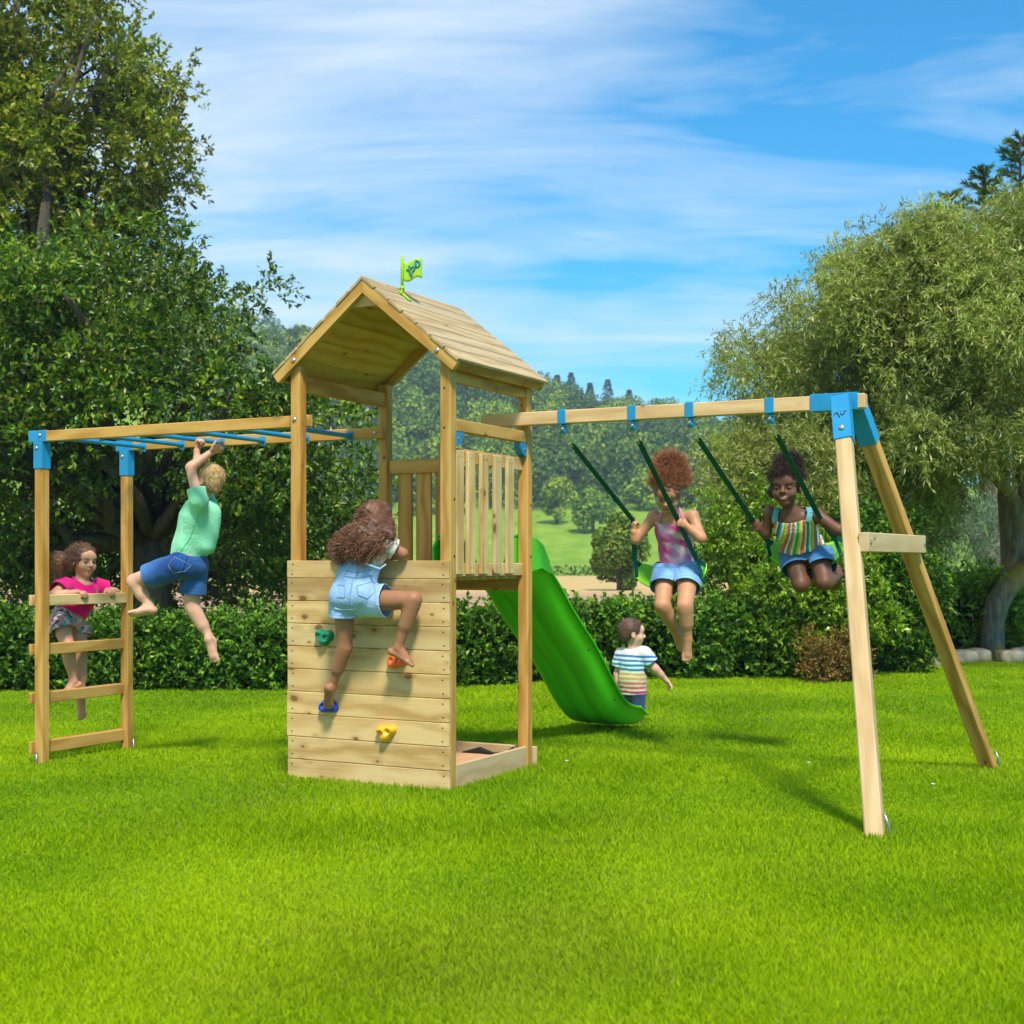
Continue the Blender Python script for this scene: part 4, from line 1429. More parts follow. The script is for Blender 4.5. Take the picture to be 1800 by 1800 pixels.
# ---------------------------------------------------------------- 3. the girl behind the ladder
def girl_ladder():
    J = JX
    X0 = xl_ - .13
    g = Person('girl in a magenta top with a curly ponytail leaning on the ladder rung', J(128, 1090, X0), (.52, .27, .16))
    pelvis, waist, chest, neck = J(120, 1082, X0 - .02), J(130, 1070, X0 + .0), J(141, 1044, X0 + .02), J(143, 1020, X0 + .02)
    hc = J(146, 986, X0 + .03); fw = nrm(XW * .80 - YW * .58 - Zw * .06); up = nrm(Zw + XW * .08)
    sd = nrm(XW * .92 + YW * .25)
    g.torso(neck, chest, waist, pelvis, sd, sd, .096, .088, .098, .78)
    g.head(hc, fw, up, 1.08); g.neckp(neck, hc - up * .05, .034)
    sl, sr = J(112, 1030, X0 + .0), J(171, 1032, X0 + .02)
    g.parts['shoulder'] = [Cap(chest, sl, .06, .042, .03), Cap(chest, sr, .06, .042, .03)]; g.P += g.parts['shoulder']
    el, er = J(92, 1047, X0 + .03), J(203, 1042, xl_ - .055)
    wl, wr_ = J(136, 1041, xl_ + .008), J(189, 1038, xl_ + .008)
    g.limb('armL', sl, el, wl, (.036, .031, .021)); g.limb('armR', sr, er, wr_, (.036, .031, .021))
    g.P += hand_prims(wl + Zw * .004, nrm(EX * .95 - Zw * .1), nrm(-Zw), 1.0, (.55, 1.0, .5), 1)
    g.P += hand_prims(wr_ + Zw * .004, nrm(EX * .9 - EY * .4 - Zw * .1), nrm(-Zw), 1.0, (.55, 1.0, .5), -1)
    hl, hr = J(108, 1096, X0 - .01), J(137, 1100, X0 - .02)
    kl, kr = J(118, 1133, X0 + .07), J(141, 1146, X0 + .03)
    al, ar = J(129, 1198, xl_ - .055), J(143, 1232, xl_ - .09)
    g.limb('legL', hl, kl, al, (.066, .046, .026)); g.limb('legR', hr, kr, ar, (.066, .046, .026))
    g.P += foot_prims(al, None, nrm(-XW * .55 - YW * .5 - Zw * .35), Zw, 1.0, 1)
    g.P += foot_prims(ar, None, nrm(XW * .22 - YW * .25 - Zw * .9), nrm(-YW * .8 + XW * .5), 1.0, -1)
    g.gaze = .004
    g.build(smile=.35, h=.0034, lip=(.42, .13, .11), blush=.35)
    mag = lambda V, c: np.tile((.66, .006, .16), (len(V), 1))
    make_top(g, 'top', ('armL', 'armR'), None, mid(pelvis, waist, .35), nrm(pelvis - chest), [], .010, .36, mag, sgrow=.012, wr=.0045, holes=[(neck + fw * .03 - Zw * .012, hc, .054)])
    def pat(V, col):
        c = np.tile((.50, .22, .22), (len(V), 1)); a, b, d = wob(V, 120, 1), wob(V, 130, 2), wob(V, 150, 3)
        c[a > .3] = (.55, .48, .42); c[b > .35] = (.06, .30, .28); c[d > .5] = (.05, .06, .12); return c
    make_shorts(g, 'patterned_shorts', None, {'legL': .34, 'legR': .38}, mid(pelvis, waist, .5), nrm(waist - pelvis), .010, pat, M_CLOTH, lgrow=.008)
    tail = g.hloc(-.02, -.10, .01)
    H = [Ell(g.hloc(0, -.020, .036), np.array([.079, .092, .078]) * 1.145, g.R, .02),
         Cap(tail, J(105, 985, X0), .040, .048, .03), Cap(J(104, 982, X0), J(101, 1008, X0), .050, .030, .03)]
    g.hair(H, (.15, .065, .033), cuts=[(g.hloc(0, .052, 0), nrm(fw * .8 - Zw * .6))], strands=2400, length=.035, curl=.006, width=.0016, noise=.006, nf=85, tip=2.0, droop=.4,
           flow=lambda p, n: nrm(-XW * .5 + n * .6 - Zw * .4) if p[0] < hc[0] - .05 else nrm(n * .5 - fw * .7 + Zw * .15))
    return g
girl_ladder()

# ---------------------------------------------------------------- 4. the toddler behind the slide
def toddler():
    d = 10.72
    J = lambda u, v, e=0.: px(u, v, d + e)
    gz = 0.
    base = J(1114, 1272); base[2] = 0
    g = Person('toddler boy in a rainbow striped T-shirt and navy trousers standing behind the slide', base, (.64, .37, .26))
    pelvis, waist, chest, neck = J(1113, 1216), J(1111, 1190), J(1112, 1164), J(1112, 1140)
    hc = J(1112, 1113, .0); fw = nrm(XW * .93 + YW * .12 - Zw * .04); up = nrm(Zw + XW * .05)
    sd = nrm(XW * .75 - YW * .55)
    g.torso(neck, chest, waist, pelvis, sd, sd, .086, .086, .090, .85)
    g.head(hc, fw, up, 1.02); g.neckp(neck, hc - up * .05, .032)
    sr, sl = J(1132, 1150, -.04), J(1095, 1152, .06)
    g.parts['shoulder'] = [Cap(chest, sr, .06, .042, .03), Cap(chest, sl, .06, .042, .03)]; g.P += g.parts['shoulder']
    er, el = J(1150, 1174, -.05), J(1086, 1184, .06)
    wr_, wl = J(1171, 1196, -.02), J(1088, 1208, .03)
    g.limb('armR', sr, er, wr_, (.036, .031, .022)); g.limb('armL', sl, el, wl, (.036, .031, .022))
    g.P += hand_prims(wr_, nrm(XW * .6 - Zw * .8), nrm(-XW * .6 - YW * .3), .85, (.35, .4, .3), -1)
    g.P += hand_prims(wl, nrm(-Zw), nrm(XW), .85, (.3, .3, .3), 1)
    for nm, u, e in (('legL', 1104, .05), ('legR', 1121, -.04)):
        h_, k_, a_ = J(u, 1222, e), J(u + 1, 1246, e - .01), J(u - 1, 1264, e)
        a_[2] = .055
        g.limb(nm, h_, k_, a_, (.058, .044, .030))
        g.P += foot_prims(a_, None, nrm(XW * .25 + YW * .9), Zw, .85, 1)
    g.build(smile=.8, lip=(.5, .2, .17), brow=(.09, .05, .03), blush=.35)
    pal = [(.62, .58, .56)] * 3 + [(.03, .16, .40), (.60, .64, .66), (.03, .17, .42), (.58, .66, .70), (.02, .20, .32), (.50, .64, .66), (.015, .17, .26), (.58, .60, .52), (.55, .34, .07), (.62, .56, .38), (.56, .32, .06), (.62, .55, .44), (.58, .15, .05), (.64, .50, .46), (.52, .10, .05), (.64, .50, .46), (.36, .03, .07), (.64, .55, .52)]
    zt, zb = neck[2] + .005, J(1113, 1221)[2]
    def stripes(V, col):
        arm = (V - sr) @ nrm(er - sr)
        onarm = (np.linalg.norm(V - (sr + np.clip(arm, 0, .2)[:, None] * nrm(er - sr)), axis=1) < .062) & (arm > .005)
        t = (zt - V[:, 2] - .03 * (V[:, 0] - base[0])) / (zt - zb)
        k = np.clip((t * len(pal)).astype(int), 0, len(pal) - 1)
        c = np.array(pal)[k]
        ka = ((arm - .012) / .017).astype(int)
        seq = np.array([(.62, .62, .62), (.03, .16, .42), (.60, .66, .70), (.03, .16, .42), (.62, .64, .66), (.62, .64, .66)])
        c[onarm] = seq[np.clip(ka[onarm], 0, 5)]
        return c
    make_top(g, 'striped_tshirt', ('armR', 'armL'), None, J(1113, 1221), -Zw, [], .015, .48, stripes, sgrow=.006, wr=.003, h=.0045, holes=[(neck + Zw * .004, hc, .048)])
    make_shorts(g, 'trousers', (.030, .055, .13), {}, J(1113, 1217), Zw, .005, None, M_CLOTH, seam=False,
                extra=[g.parts['legL_up'][0], g.parts['legR_up'][0]] + [trimmed(Cap(c.a, c.b, c.ra * 1.1, c.rb * 1.5, .02), c.b - Zw * -.03, -Zw) for c in (g.parts['legL_lo'][0], g.parts['legR_lo'][0])])
    H = [Ell(g.hloc(0, -.020, .036), np.array([.081, .094, .081]) * 1.04, g.R, .02), Ell(g.hloc(0, -.06, -.02), np.array([.06, .042, .055]), g.R, .03)]
    fl = lambda p, n: nrm(np.cross(np.cross(n, nrm(g.hloc(0, -.03, .3) - p)), n) * -1.)
    g.hair(H, (.105, .055, .035), cuts=[(g.hloc(0, .058, 0), nrm(fw * .9 - Zw * .4))], strands=3000, length=.022, curl=.001, width=.0015, noise=.002, nf=90, flow=fl, droop=.05, tip=1.8)
    return g
toddler()

# ---------------------------------------------------------------- 5. the girl on the left swing
def girl_swing_a():
    J = JP
    g = Person('girl with auburn hair puff in pink tie-dye top looking down from her swing', J(1190, 1003, 2.16), (.50, .245, .125))
    pelvis, waist, chest, neck = J(1191, 1000, 2.15), J(1188, 966, 2.13), J(1184, 928, 2.06), J(1180, 897, 2.00)
    hc = J(1174, 868, 1.93); fw = nrm(-XW * .20 - YW * .80 - Zw * .52); up = nrm(Zw * .85 - YW * .5)
    g.torso(neck, chest, waist, pelvis, XW, XW, .104, .094, .106, .72)
    g.head(hc, fw, up, 1.12); g.neckp(neck, hc - up * .05 + YW * .02, .036)
    sl, sr = J(1150, 908, 2.02), J(1217, 908, 2.03)
    g.parts['shoulder'] = [Cap(chest, sl, .058, .042, .03), Cap(chest, sr, .058, .042, .03)]; g.P += g.parts['shoulder']
    el, er = J(1117, 948, 1.96), J(1233, 946, 1.97)
    wl, wr_ = J(1113, 930, 1.92), J(1207, 924, 1.90)
    wl = h1L + nrm(J(1116, 945, 1.96) - h1L) * .085 - YW * .012
    wr_ = h1R + nrm(J(1230, 940, 1.97) - h1R) * .075
    g.limb('armL', sl, el, wl, (.039, .033, .024), False); g.limb('armR', sr, er, wr_, (.039, .033, .024))
    g.P += hand_prims(wl, Zw * .9 - XW * .1, XW * .8 + YW * .5, 1.0, (.9, 1.2, .8), 1)
    g.P += hand_prims(wr_, -XW * .75 + Zw * .4, YW * .9 - XW * .2, 1.0, (.9, 1.2, .8), -1)
    hl, hr = J(1171, 1006, 2.14), J(1210, 1006, 2.14)
    kl, kr = J(1164, 1064, 1.96), J(1204, 1066, 1.93)
    al, ar = J(1190, 1112, 2.10), J(1209, 1124, 1.98)
    g.limb('legL', hl, kl, al, (.074, .052, .028)); g.limb('legR', hr, kr, ar, (.074, .052, .028))
    g.P += foot_prims(al, None, nrm(XW * .40 - YW * .10 - Zw * .90), nrm(-YW * 1. + XW * .2), 1.08, 1)
    g.P += foot_prims(ar, None, nrm(-XW * .05 - YW * .40 - Zw * .9), nrm(-YW * .8 + Zw * .4), 1.08, -1)
    g.build(lip=(.36, .12, .09))
    def tie(V, col):
        a = np.clip(.5 + .9 * wob(V, 34, 5) + .35 * wob(V, 80, 6), 0, 1)[:, None]
        b = np.clip(wob(V, 48, 9) * 1.6, 0, 1)[:, None]
        c = np.array((.66, .07, .30)) * (1 - a) + np.array((.66, .26, .50)) * a
        return c * (1 - b * .7) + np.array((.66, .60, .60)) * b * .7
    make_top(g, 'vest_top', (), None, mid(pelvis, waist, .2), nrm(pelvis - chest), [(mid(chest, neck, .62), nrm(neck - chest) - YW * .25, .13)], .009, paint=tie,
             holes=[(sl + XW * .008, mid(sl, el, .6), .050), (sr - XW * .008, mid(sr, er, .6), .050)], wr=.0035)
    b0 = g.base; sm_ = mat_plain('pink_strap', (.62, .22, .42), .85, .1, .2, 300)
    for a in ([J(1158, 918, 1.955), J(1162, 906, 1.955), J(1167, 896, 1.97)], [J(1200, 920, 1.955), J(1198, 905, 1.95), J(1194, 893, 1.975)]):
        m = MB(); m.tube([p - b0 for p in a], .008, 8); m.obj('shoulder_strap', sm_, g.o, True)
    den = denim_paint((.15, .32, .62), (.24, .44, .74))
    make_shorts(g, 'shorts', None, {'legL': .44, 'legR': .44}, mid(pelvis, waist, .42), nrm(waist - pelvis), .010, den, M_CLOTH, lgrow=.005, wr=.005)
    bun = J(1177, 823, 1.98)
    H = [Ell(g.hloc(0, -.022, .036), np.array([.080, .095, .080]) * 1.22, g.R, .02),
         Ell(bun, (.084, .08, .078), None, .03), Cap(bun, bun + XW * .055 - Zw * .06, .06, .045, .04)]
    top_ = lambda V: V[:, 2] > hc[2] + .055
    g.hair(H, (.21, .078, .034), cuts=[(g.hloc(0, .080, .012), nrm(fw * .95 - up * .30))], strands=6500, length=.060, curl=.009, width=.0011, noise=.012, nf=60, tip=2.4, droop=-.1, gate=top_)
    return g
girl_swing_a()

# ---------------------------------------------------------------- 6. the girl on the right swing
def girl_swing_b():
    J = JP
    g = Person('smiling girl in a rainbow striped top and denim shorts riding the swing by the A-frame', J(1415, 975, 2.2), (.135, .058, .030))
    pelvis, waist, chest, neck = J(1416, 975, 2.20), J(1409, 955, 2.13), J(1398, 925, 2.03), J(1390, 897, 1.97)
    hc = J(1382, 856, 1.93); fw = nrm(-XW * .40 - YW * .90 - Zw * .06); up = nrm(Zw + XW * -.02)
    g.torso(neck, chest, waist, pelvis, XW, XW, .108, .098, .108, .72)
    g.head(hc, fw, up, 1.20); g.neckp(neck, hc - up * .05 + YW * .02, .038)
    sl, sr = J(1353, 902, 1.98), J(1434, 904, 2.00)
    g.parts['shoulder'] = [Cap(chest, sl, .058, .042, .03), Cap(chest, sr, .058, .042, .03)]; g.P += g.parts['shoulder']
    el, er = J(1347, 938, 1.99), J(1474, 932, 1.98)
    wl = h2L + nrm(el - h2L) * .070
    wr_ = h2R + nrm(er - h2R) * .080
    g.limb('armL', sl, el, wl, (.039, .032, .024), False); g.limb('armR', sr, er, wr_, (.039, .033, .024))
    g.P += hand_prims(wl, nrm(h2L - wl) + Zw * .1, YW * .9 + XW * .3, 1.02, (.9, 1.2, .8), 1)
    g.P += hand_prims(wr_, nrm(h2R - wr_), YW * .9 - XW * .2, 1.02, (.9, 1.2, .8), -1)
    hl, hr = J(1396, 976, 2.18), J(1440, 975, 2.18)
    kl, kr = J(1407, 1027, 2.05), J(1449, 1024, 2.05)
    al, ar = J(1428, 1012, 2.28), J(1474, 1010, 2.28)
    g.limb('legL', hl, kl, al, (.078, .052, .028)); g.limb('legR', hr, kr, ar, (.078, .052, .028))
    g.P += foot_prims(al, None, nrm(YW * .6 - Zw * .7), nrm(YW * .3 + Zw * .2 - XW * .1 - YW * .9), 1.05, 1)
    g.P += foot_prims(ar, None, nrm(YW * .4 - Zw * .9 + XW * .1), nrm(-YW * .9 - Zw * .3), 1.05, -1)
    g.gaze = -.002
    g.build(smile=1.2, h=.0032, lip=(.26, .075, .065), brow=(.012, .008, .006), iris=(.012, .007, .005))
    pal = [(.70, .22, .02), (.70, .66, .60), (.02, .30, .06), (.03, .42, .10), (.70, .48, .02), (.72, .66, .3), (.58, .10, .05), (.70, .20, .02), (.70, .64, .58), (.01, .12, .10), (.02, .35, .34), (.70, .66, .60), (.25, .45, .02), (.70, .52, .03), (.60, .16, .10), (.35, .10, .16), (.70, .64, .58), (.02, .22, .30)]
    pal = np.array(pal)
    ax = nrm(waist - neck)
    def stripes(V, col):
        q = V - neck; t = q @ ax
        s_ = (q @ XW) / (1 + 1.0 * np.clip(t, 0, .5)) + .004 * wob(V, 20, 3)
        k = np.floor((s_ + .3) / .0085).astype(int) % len(pal)
        return pal[k]
    hemc = mid(pelvis, waist, .80)
    hn = nrm(nrm(pelvis - chest) * 1. - Zw * .3)
    def flare(V):
        t = np.clip(((V - mid(waist, chest, .15)) @ hn) / .10, 0, 1.3)
        rad = V - (mid(waist, chest, .15) + ((V - mid(waist, chest, .15)) @ hn)[:, None] * hn)
        an = np.arctan2(rad @ YW, rad @ XW)
        return V + rad * (t * (.42 + .16 * np.sin(an * 9)) * (t > 0))[:, None]
    make_top(g, 'rainbow_top', (), None, hemc, hn, [(mid(chest, neck, .80), nrm(neck - chest) - YW * .35, .12)], .010, paint=stripes, h=.0042,
             holes=[(sl, mid(sl, el, .6), .050), (sr, mid(sr, er, .6), .050)], wr=.003, deform=flare)
    b0 = g.base; sm_ = mat_plain('teal_strap', (.10, .32, .34), .85, .1, .2, 300)
    for a in ([J(1362, 918, 1.925), J(1363, 904, 1.93), J(1367, 893, 1.96)], [J(1420, 918, 1.93), J(1424, 902, 1.94), J(1421, 892, 1.975)]):
        m = MB()
        for p, q in zip(a[:-1], a[1:]): m.stick(p - b0, q - b0, .018, .004, XW, bev=.001)
        m.obj('shoulder_strap', sm_, g.o, True)
    den = denim_paint((.05, .17, .40), (.12, .30, .55))
    make_shorts(g, 'denim_shorts', None, {'legL': .46, 'legR': .46}, mid(pelvis, waist, .9), nrm(Zw - YW * .05), .011, den, lgrow=.004, wr=.004)
    bun = J(1386, 814, 2.0)
    H = [Ell(g.hloc(0, -.022, .034), np.array([.080, .095, .076]) * 1.27, g.R, .02), Ell(bun, (.078, .075, .058), None, .03), Ell(g.hloc(.07, -.06, -.02), (.05, .06, .06), None, .03)]
    top_ = lambda V: V[:, 2] > hc[2] + .05
    g.hair(H, (.022, .012, .009), cuts=[(g.hloc(0, .058, 0), nrm(fw * .85 - up * .5))], strands=5000, length=.036, curl=.008, width=.0012, noise=.010, nf=80, tip=2.6, droop=0., gate=top_)
    return g
girl_swing_b()
# ================================================================ foliage tools
def leaves_mesh(name, P, Dr, Up, L, Wd, mat, parent=None, col=None, loc=None, fold=.25):
    """diamond leaves: base P, direction Dr, blade normal about Up, lengths L, widths Wd (arrays)"""
    Dr = Dr / (np.linalg.norm(Dr, axis=1, keepdims=True) + 1e-9)
    S = np.cross(Dr, Up); S /= (np.linalg.norm(S, axis=1, keepdims=True) + 1e-9)
    Nn = np.cross(S, Dr)
    m = P + Dr * (L * .45)[:, None] + Nn * (Wd * fold)[:, None]
    V = np.stack([P, m + S * (Wd * .5)[:, None], P + Dr * L[:, None], m - S * (Wd * .5)[:, None]], 1).reshape(-1, 3)
    n = len(P)
    Q = np.arange(n * 4).reshape(n, 4)
    c = None if col is None else np.repeat(col, 4, axis=0)
    if loc is not None: V = V - np.asarray(loc)
    return mesh_obj(name, V, Q, mat, parent, False, vcol=c if c is not None else np.ones((n * 4, 3)), loc=None)

def unit(r, n):
    v = r.normal(size=(n, 3)); return v / np.linalg.norm(v, axis=1, keepdims=True)

def sprigs(r, centers, radii, per, leaves, L, Wd, tw, droop=0., outw=.7, upw=.25, cbright=None, squash=1., lvar=.3, shell=.55):
    """per twigs in each clump, each twig carrying a number of leaves"""
    n = len(centers) * per
    ci = np.repeat(np.arange(len(centers)), per)
    d = unit(r, n)
    rad = radii[ci] * (shell + (1 - shell) * r.random(n)) 
    P = centers[ci] + d * rad[:, None] * np.array([1, 1, squash])
    T = d * outw + unit(r, n) * .55 + np.array([0, 0, upw])
    T /= np.linalg.norm(T, axis=1, keepdims=True)
    tl = tw * r.uniform(.6, 1.3, n)
    k = leaves
    t = np.tile((np.arange(k) + .5) / k, (n, 1)) + r.uniform(-.05, .05, (n, k))
    LP = P[:, None] + T[:, None] * (tl[:, None] * t)[..., None]
    LP[..., 2] -= droop * tl[:, None] * t * t
    tang = T[:, None] * np.ones((n, k, 1)); tang = tang.copy(); tang[..., 2] -= 2 * droop * t
    LD = tang * .6 + unit(r, n * k).reshape(n, k, 3) * .8
    LU = unit(r, n * k).reshape(n, k, 3) * .8 + np.array([0, 0, 1.])
    b = np.ones(n) if cbright is None else cbright[ci]
    b = b * r.uniform(.85, 1.15, n)
    col = np.repeat(b, k)[:, None] * np.ones((1, 3))
    LL = L * r.uniform(1 - lvar, 1 + lvar, n * k)
    return LP.reshape(-1, 3), LD.reshape(-1, 3), LU.reshape(-1, 3), LL, LL * Wd, col

def crown_clumps(r, c, rad, n, rmin, rmax, bias=.45, lo=-1., rough=.12):
    d = unit(r, n * 3)
    d = d[d[:, 2] > lo][:n]
    f = r.random(len(d)) ** bias
    bump = 1 + rough * wob(d * 3, 1.6, int(r.integers(1000)))
    C = np.asarray(c) + d * np.asarray(rad) * (f * bump)[:, None]
    return C, r.uniform(rmin, rmax, len(d)), f

def limbs(mb, base, fork, targets, r0, r1, rg, wig=.08):
    mb.tube([base - np.array([0, 0, .15]), base + (fork - base) * .08, mid(base, fork, .5) + rg.normal(size=3) * .04, fork], [r0 * 1.35, r0 * 1.05, r0 * .9, r0 * .8], 12)
    for t in targets:
        m1 = mid(fork, t, .35) + rg.normal(size=3) * wig * np.linalg.norm(t - fork); m2 = mid(fork, t, .7) + rg.normal(size=3) * wig * np.linalg.norm(t - fork)
        mb.tube([fork, m1, m2, t], [r1, r1 * .7, r1 * .45, r1 * .15], 7)

LEAF_OAK = mat_leaf('oak_leaf', [(0, (.024, .065, .010)), (.3, (.055, .130, .009)), (.62, (.130, .225, .009)), (.9, (.25, .33, .014)), (1, (.34, .29, .03))], .28, .38, .45)
LEAF_OAK2 = mat_leaf('oak_leaf_pale', [(0, (.075, .125, .008)), (.4, (.17, .22, .010)), (.8, (.30, .31, .015)), (1, (.36, .29, .03))], .35, .45, .4)
LEAF_WIL = mat_leaf('willow_leaf', [(0, (.11, .150, .020)), (.4, (.27, .32, .050)), (.75, (.45, .48, .13)), (.95, (.64, .64, .30)), (1, (.62, .52, .22))], .46, .36, .5, (1.1, 1.2, .6))
LEAF_HED = mat_leaf('hedge_leaf', [(0, (.022, .070, .008)), (.5, (.070, .17, .012)), (.85, (.16, .30, .015)), (1, (.26, .36, .03))], .3, .5, .28)
LEAF_SHR = mat_leaf('shrub_leaf', [(0, (.065, .135, .010)), (.4, (.17, .30, .012)), (.8, (.30, .44, .02)), (1, (.42, .48, .06))], .38, .35, .5)
LEAF_RED = mat_leaf('russet_leaf', [(0, (.12, .10, .015)), (.4, (.26, .13, .03)), (.7, (.36, .17, .04)), (.9, (.15, .20, .02)), (1, (.42, .22, .12))], .3)
LEAF_GLA = mat_leaf('glaucous_leaf', [(0, (.09, .17, .10)), (.5, (.19, .29, .19)), (1, (.33, .42, .30))], .25)
LEAF_FAR = mat_leaf('far_leaf', [(0, (.040, .095, .022)), (.5, (.115, .20, .030)), (.85, (.21, .28, .038)), (1, (.26, .29, .06))], .15, .8, .1)
BARK = mat_bark('bark', (.045, .032, .022), (.14, .105, .075))
BARK_W = mat_bark('willow_bark', (.09, .08, .06), (.32, .28, .21), (.42, .27, .03))
CORE_DARK = mat_plain('dark_hedge_core', (.018, .022, .010), .9, .1)

# ================================================================ ground
def grid_mesh(name, xs, ys, zf, mat, kind='structure'):
    X, Y = np.meshgrid(xs, ys, indexing='ij')
    V = np.stack([X, Y, zf(X, Y)], -1).reshape(-1, 3)
    ny = len(ys); I = np.arange(len(xs) * ny).reshape(len(xs), ny)
    Q = np.stack([I[:-1, :-1], I[1:, :-1], I[1:, 1:], I[:-1, 1:]], -1).reshape(-1, 4)
    o = mesh_obj(name, V, Q, mat, None, True); o['kind'] = kind
    return o

def mat_lawn():
    t = NT('lawn_soil')
    co = t.n('ShaderNodeTexCoord').outputs['Object']
    n1 = t.noise(co, .9, 4); n2 = t.noise(co, 45, 4, .7)
    c = t.ramp(n1.outputs[0], [(.3, (.15, .27, .003)), (.7, (.27, .40, .006))]).outputs[0]
    c = t.mix(1., c, t.ramp(n2.outputs[0], [(.25, .55), (.75, 1.15)]).outputs[0], 'MULTIPLY')
    return t.done(t.bsdf(c, .9, .1, t.bump(n2.outputs[0], .8, .02)))
grid_mesh('lawn', np.linspace(-22, 22, 89), np.linspace(-12, 24, 73), lambda X, Y: ground_z(X, Y) - .004, mat_lawn())

def make_grass():
    r = np.random.default_rng(21)
    n = 1060000
    # nearer rows are denser: depth drawn so that density falls off with distance
    y = 3.3 * (17.2 / 3.3) ** r.random(n * 2)
    x = r.uniform(-1, 1, n * 2) * (y * .44 + .9)
    m = r.random(n * 2) < np.clip(.30 + 1.1 / (y * .55), 0, 1)
    x, y = x[m][:n], y[m][:n]
    # keep the inside of the sandpit free
    lx = (x - P0[0]) * EX[0] + (y - P0[1]) * EX[1]; ly = (x - P0[0]) * EY[0] + (y - P0[1]) * EY[1]
    ok = ~((lx > -1.12) & (lx < .01) & (ly > -.026) & (ly < 1.05))
    x, y = x[ok], y[ok]; n = len(x)
    P = np.stack([x, y, ground_z(x, y) - .006], 1)
    h = r.gamma(6, .0036, n) * (.8 + .35 * wob(P, 2.2, 4)) + .008
    h = np.clip(h, .012, .085)
    lean = unit(r, n) * .85; lean[:, 2] = 1
    lean[:, :2] += np.stack([wob(P, 5, 1), wob(P, 5, 2)], 1) * .35
    lean /= np.linalg.norm(lean, axis=1, keepdims=True)
    wdt = (.0016 + .00040 * y) * r.uniform(.7, 1.3, n)
    a = r.uniform(0, 2 * pi, n); S = np.stack([np.cos(a), np.sin(a), np.zeros(n)], 1)
    V = np.stack([P - S * wdt[:, None], P + S * wdt[:, None], P + lean * h[:, None]], 1).reshape(-1, 3)
    big = wob(P, .9, 3); fine = wob(P, 4.5, 7)
    k = np.clip(.5 + .28 * big + .22 * fine + r.normal(size=n) * .20, 0, 1)[:, None]
    c = np.array((.185, .365, .001)) * (1 - k) + np.array((.47, .63, .003)) * k
    wear = np.clip(wob(P, 1.7, 15) * .9 + .5 * wob(P, 6, 16) - .45, 0, 1)[:, None]
    c = c * (1 - .32 * wear) + np.array((.32, .37, .03)) * .32 * wear
    dk = np.clip(wob(P, 2.6, 25) + .5 * wob(P, 9, 26) - .55, 0, 1)[:, None]
    c = c * (1 - dk * np.array((.24, .15, .1)))
    straw = (r.random(n) < .02 + .03 * (big < -.5))[:, None]
    c = np.where(straw, np.array((.34, .32, .09)), c)
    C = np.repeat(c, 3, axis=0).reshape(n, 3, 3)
    C[:, :2] *= .80         # blade colour is darker at the base than at the tip
    t = NT('grass_blade')
    at = t.n('ShaderNodeAttribute', attribute_name='col').outputs['Color']
    b = t.bsdf(at, .65, .12); tr = t.n('ShaderNodeBsdfTranslucent'); t.l(at, tr.inputs['Color'])
    mx_ = t.n('ShaderNodeMixShader'); mx_.inputs[0].default_value = .45; t.l(b.outputs[0], mx_.inputs[1]); t.l(tr.outputs[0], mx_.inputs[2])
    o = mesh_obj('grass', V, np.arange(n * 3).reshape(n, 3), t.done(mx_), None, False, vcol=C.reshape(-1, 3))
    o['kind'] = 'stuff'; o['label'] = 'short green mown grass of the lawn'
make_grass()

# daisies and clover heads dotted in the lawn
M_DAISY = mat_plain('daisy', (.75, .74, .66), .7, .2)
dm = []
for (u, v) in ((996, 1337), (1422, 1340), (1640, 1378)):
    p = plw(u, v, 'z', .035)
    m = MB()
    for k in range(9):
        a = 2 * pi * k / 9
        m.add([(0, 0, .004), (.016 * cos(a - .25), .016 * sin(a - .25), .0), (.019 * cos(a), .019 * sin(a), .002), (.016 * cos(a + .25), .016 * sin(a + .25), .0)], [[0, 1, 2, 3]])
    m.tube([(0, 0, -.035), (0, 0, .003)], .0012, 5)
    o = m.obj('daisy', M_DAISY, None, loc=p); o.scale = (.62, .62, .9)
    tag(o, 'small white daisy in the lawn grass', 'daisy', 'daisies scattered in the lawn')

# ---- far ground: stubble field, meadow and wooded hillside
SKY_U = np.array([-300, 300, 520, 640, 800, 900, 960, 1040, 1110, 1180, 1250, 1400, 1700, 2100.])
SKY_V = np.array([480, 520, 562, 570, 608, 640, 672, 700, 716, 726, 736, 760, 800, 820.])
YT0, YT1 = 255., 430.
def hill_z(X, Y):
    Yc = np.maximum(Y, 1.)
    u = CX + F * X / Yc
    top = CAMH + (HY - np.interp(u, SKY_U, SKY_V)) * YT1 / F - 9.
    foot = 11. * np.clip(1 - np.abs(u - 1000) / 5000, .4, 1)
    s1 = np.clip((Y - 150) / (YT0 - 150), 0, 1); s1 = s1 * s1 * (2 - s1) * 1.0
    s2 = np.clip((Y - YT0) / (YT1 - YT0), 0, 1)
    z = foot * s1 + (top - foot) * s2 ** .92
    z = z - np.clip((Y - YT1) / 300, 0, 1) * 12
    return z - .12 + .8 * np.sin(X * .03) * np.clip((Y - 160) / 100, 0, 1)
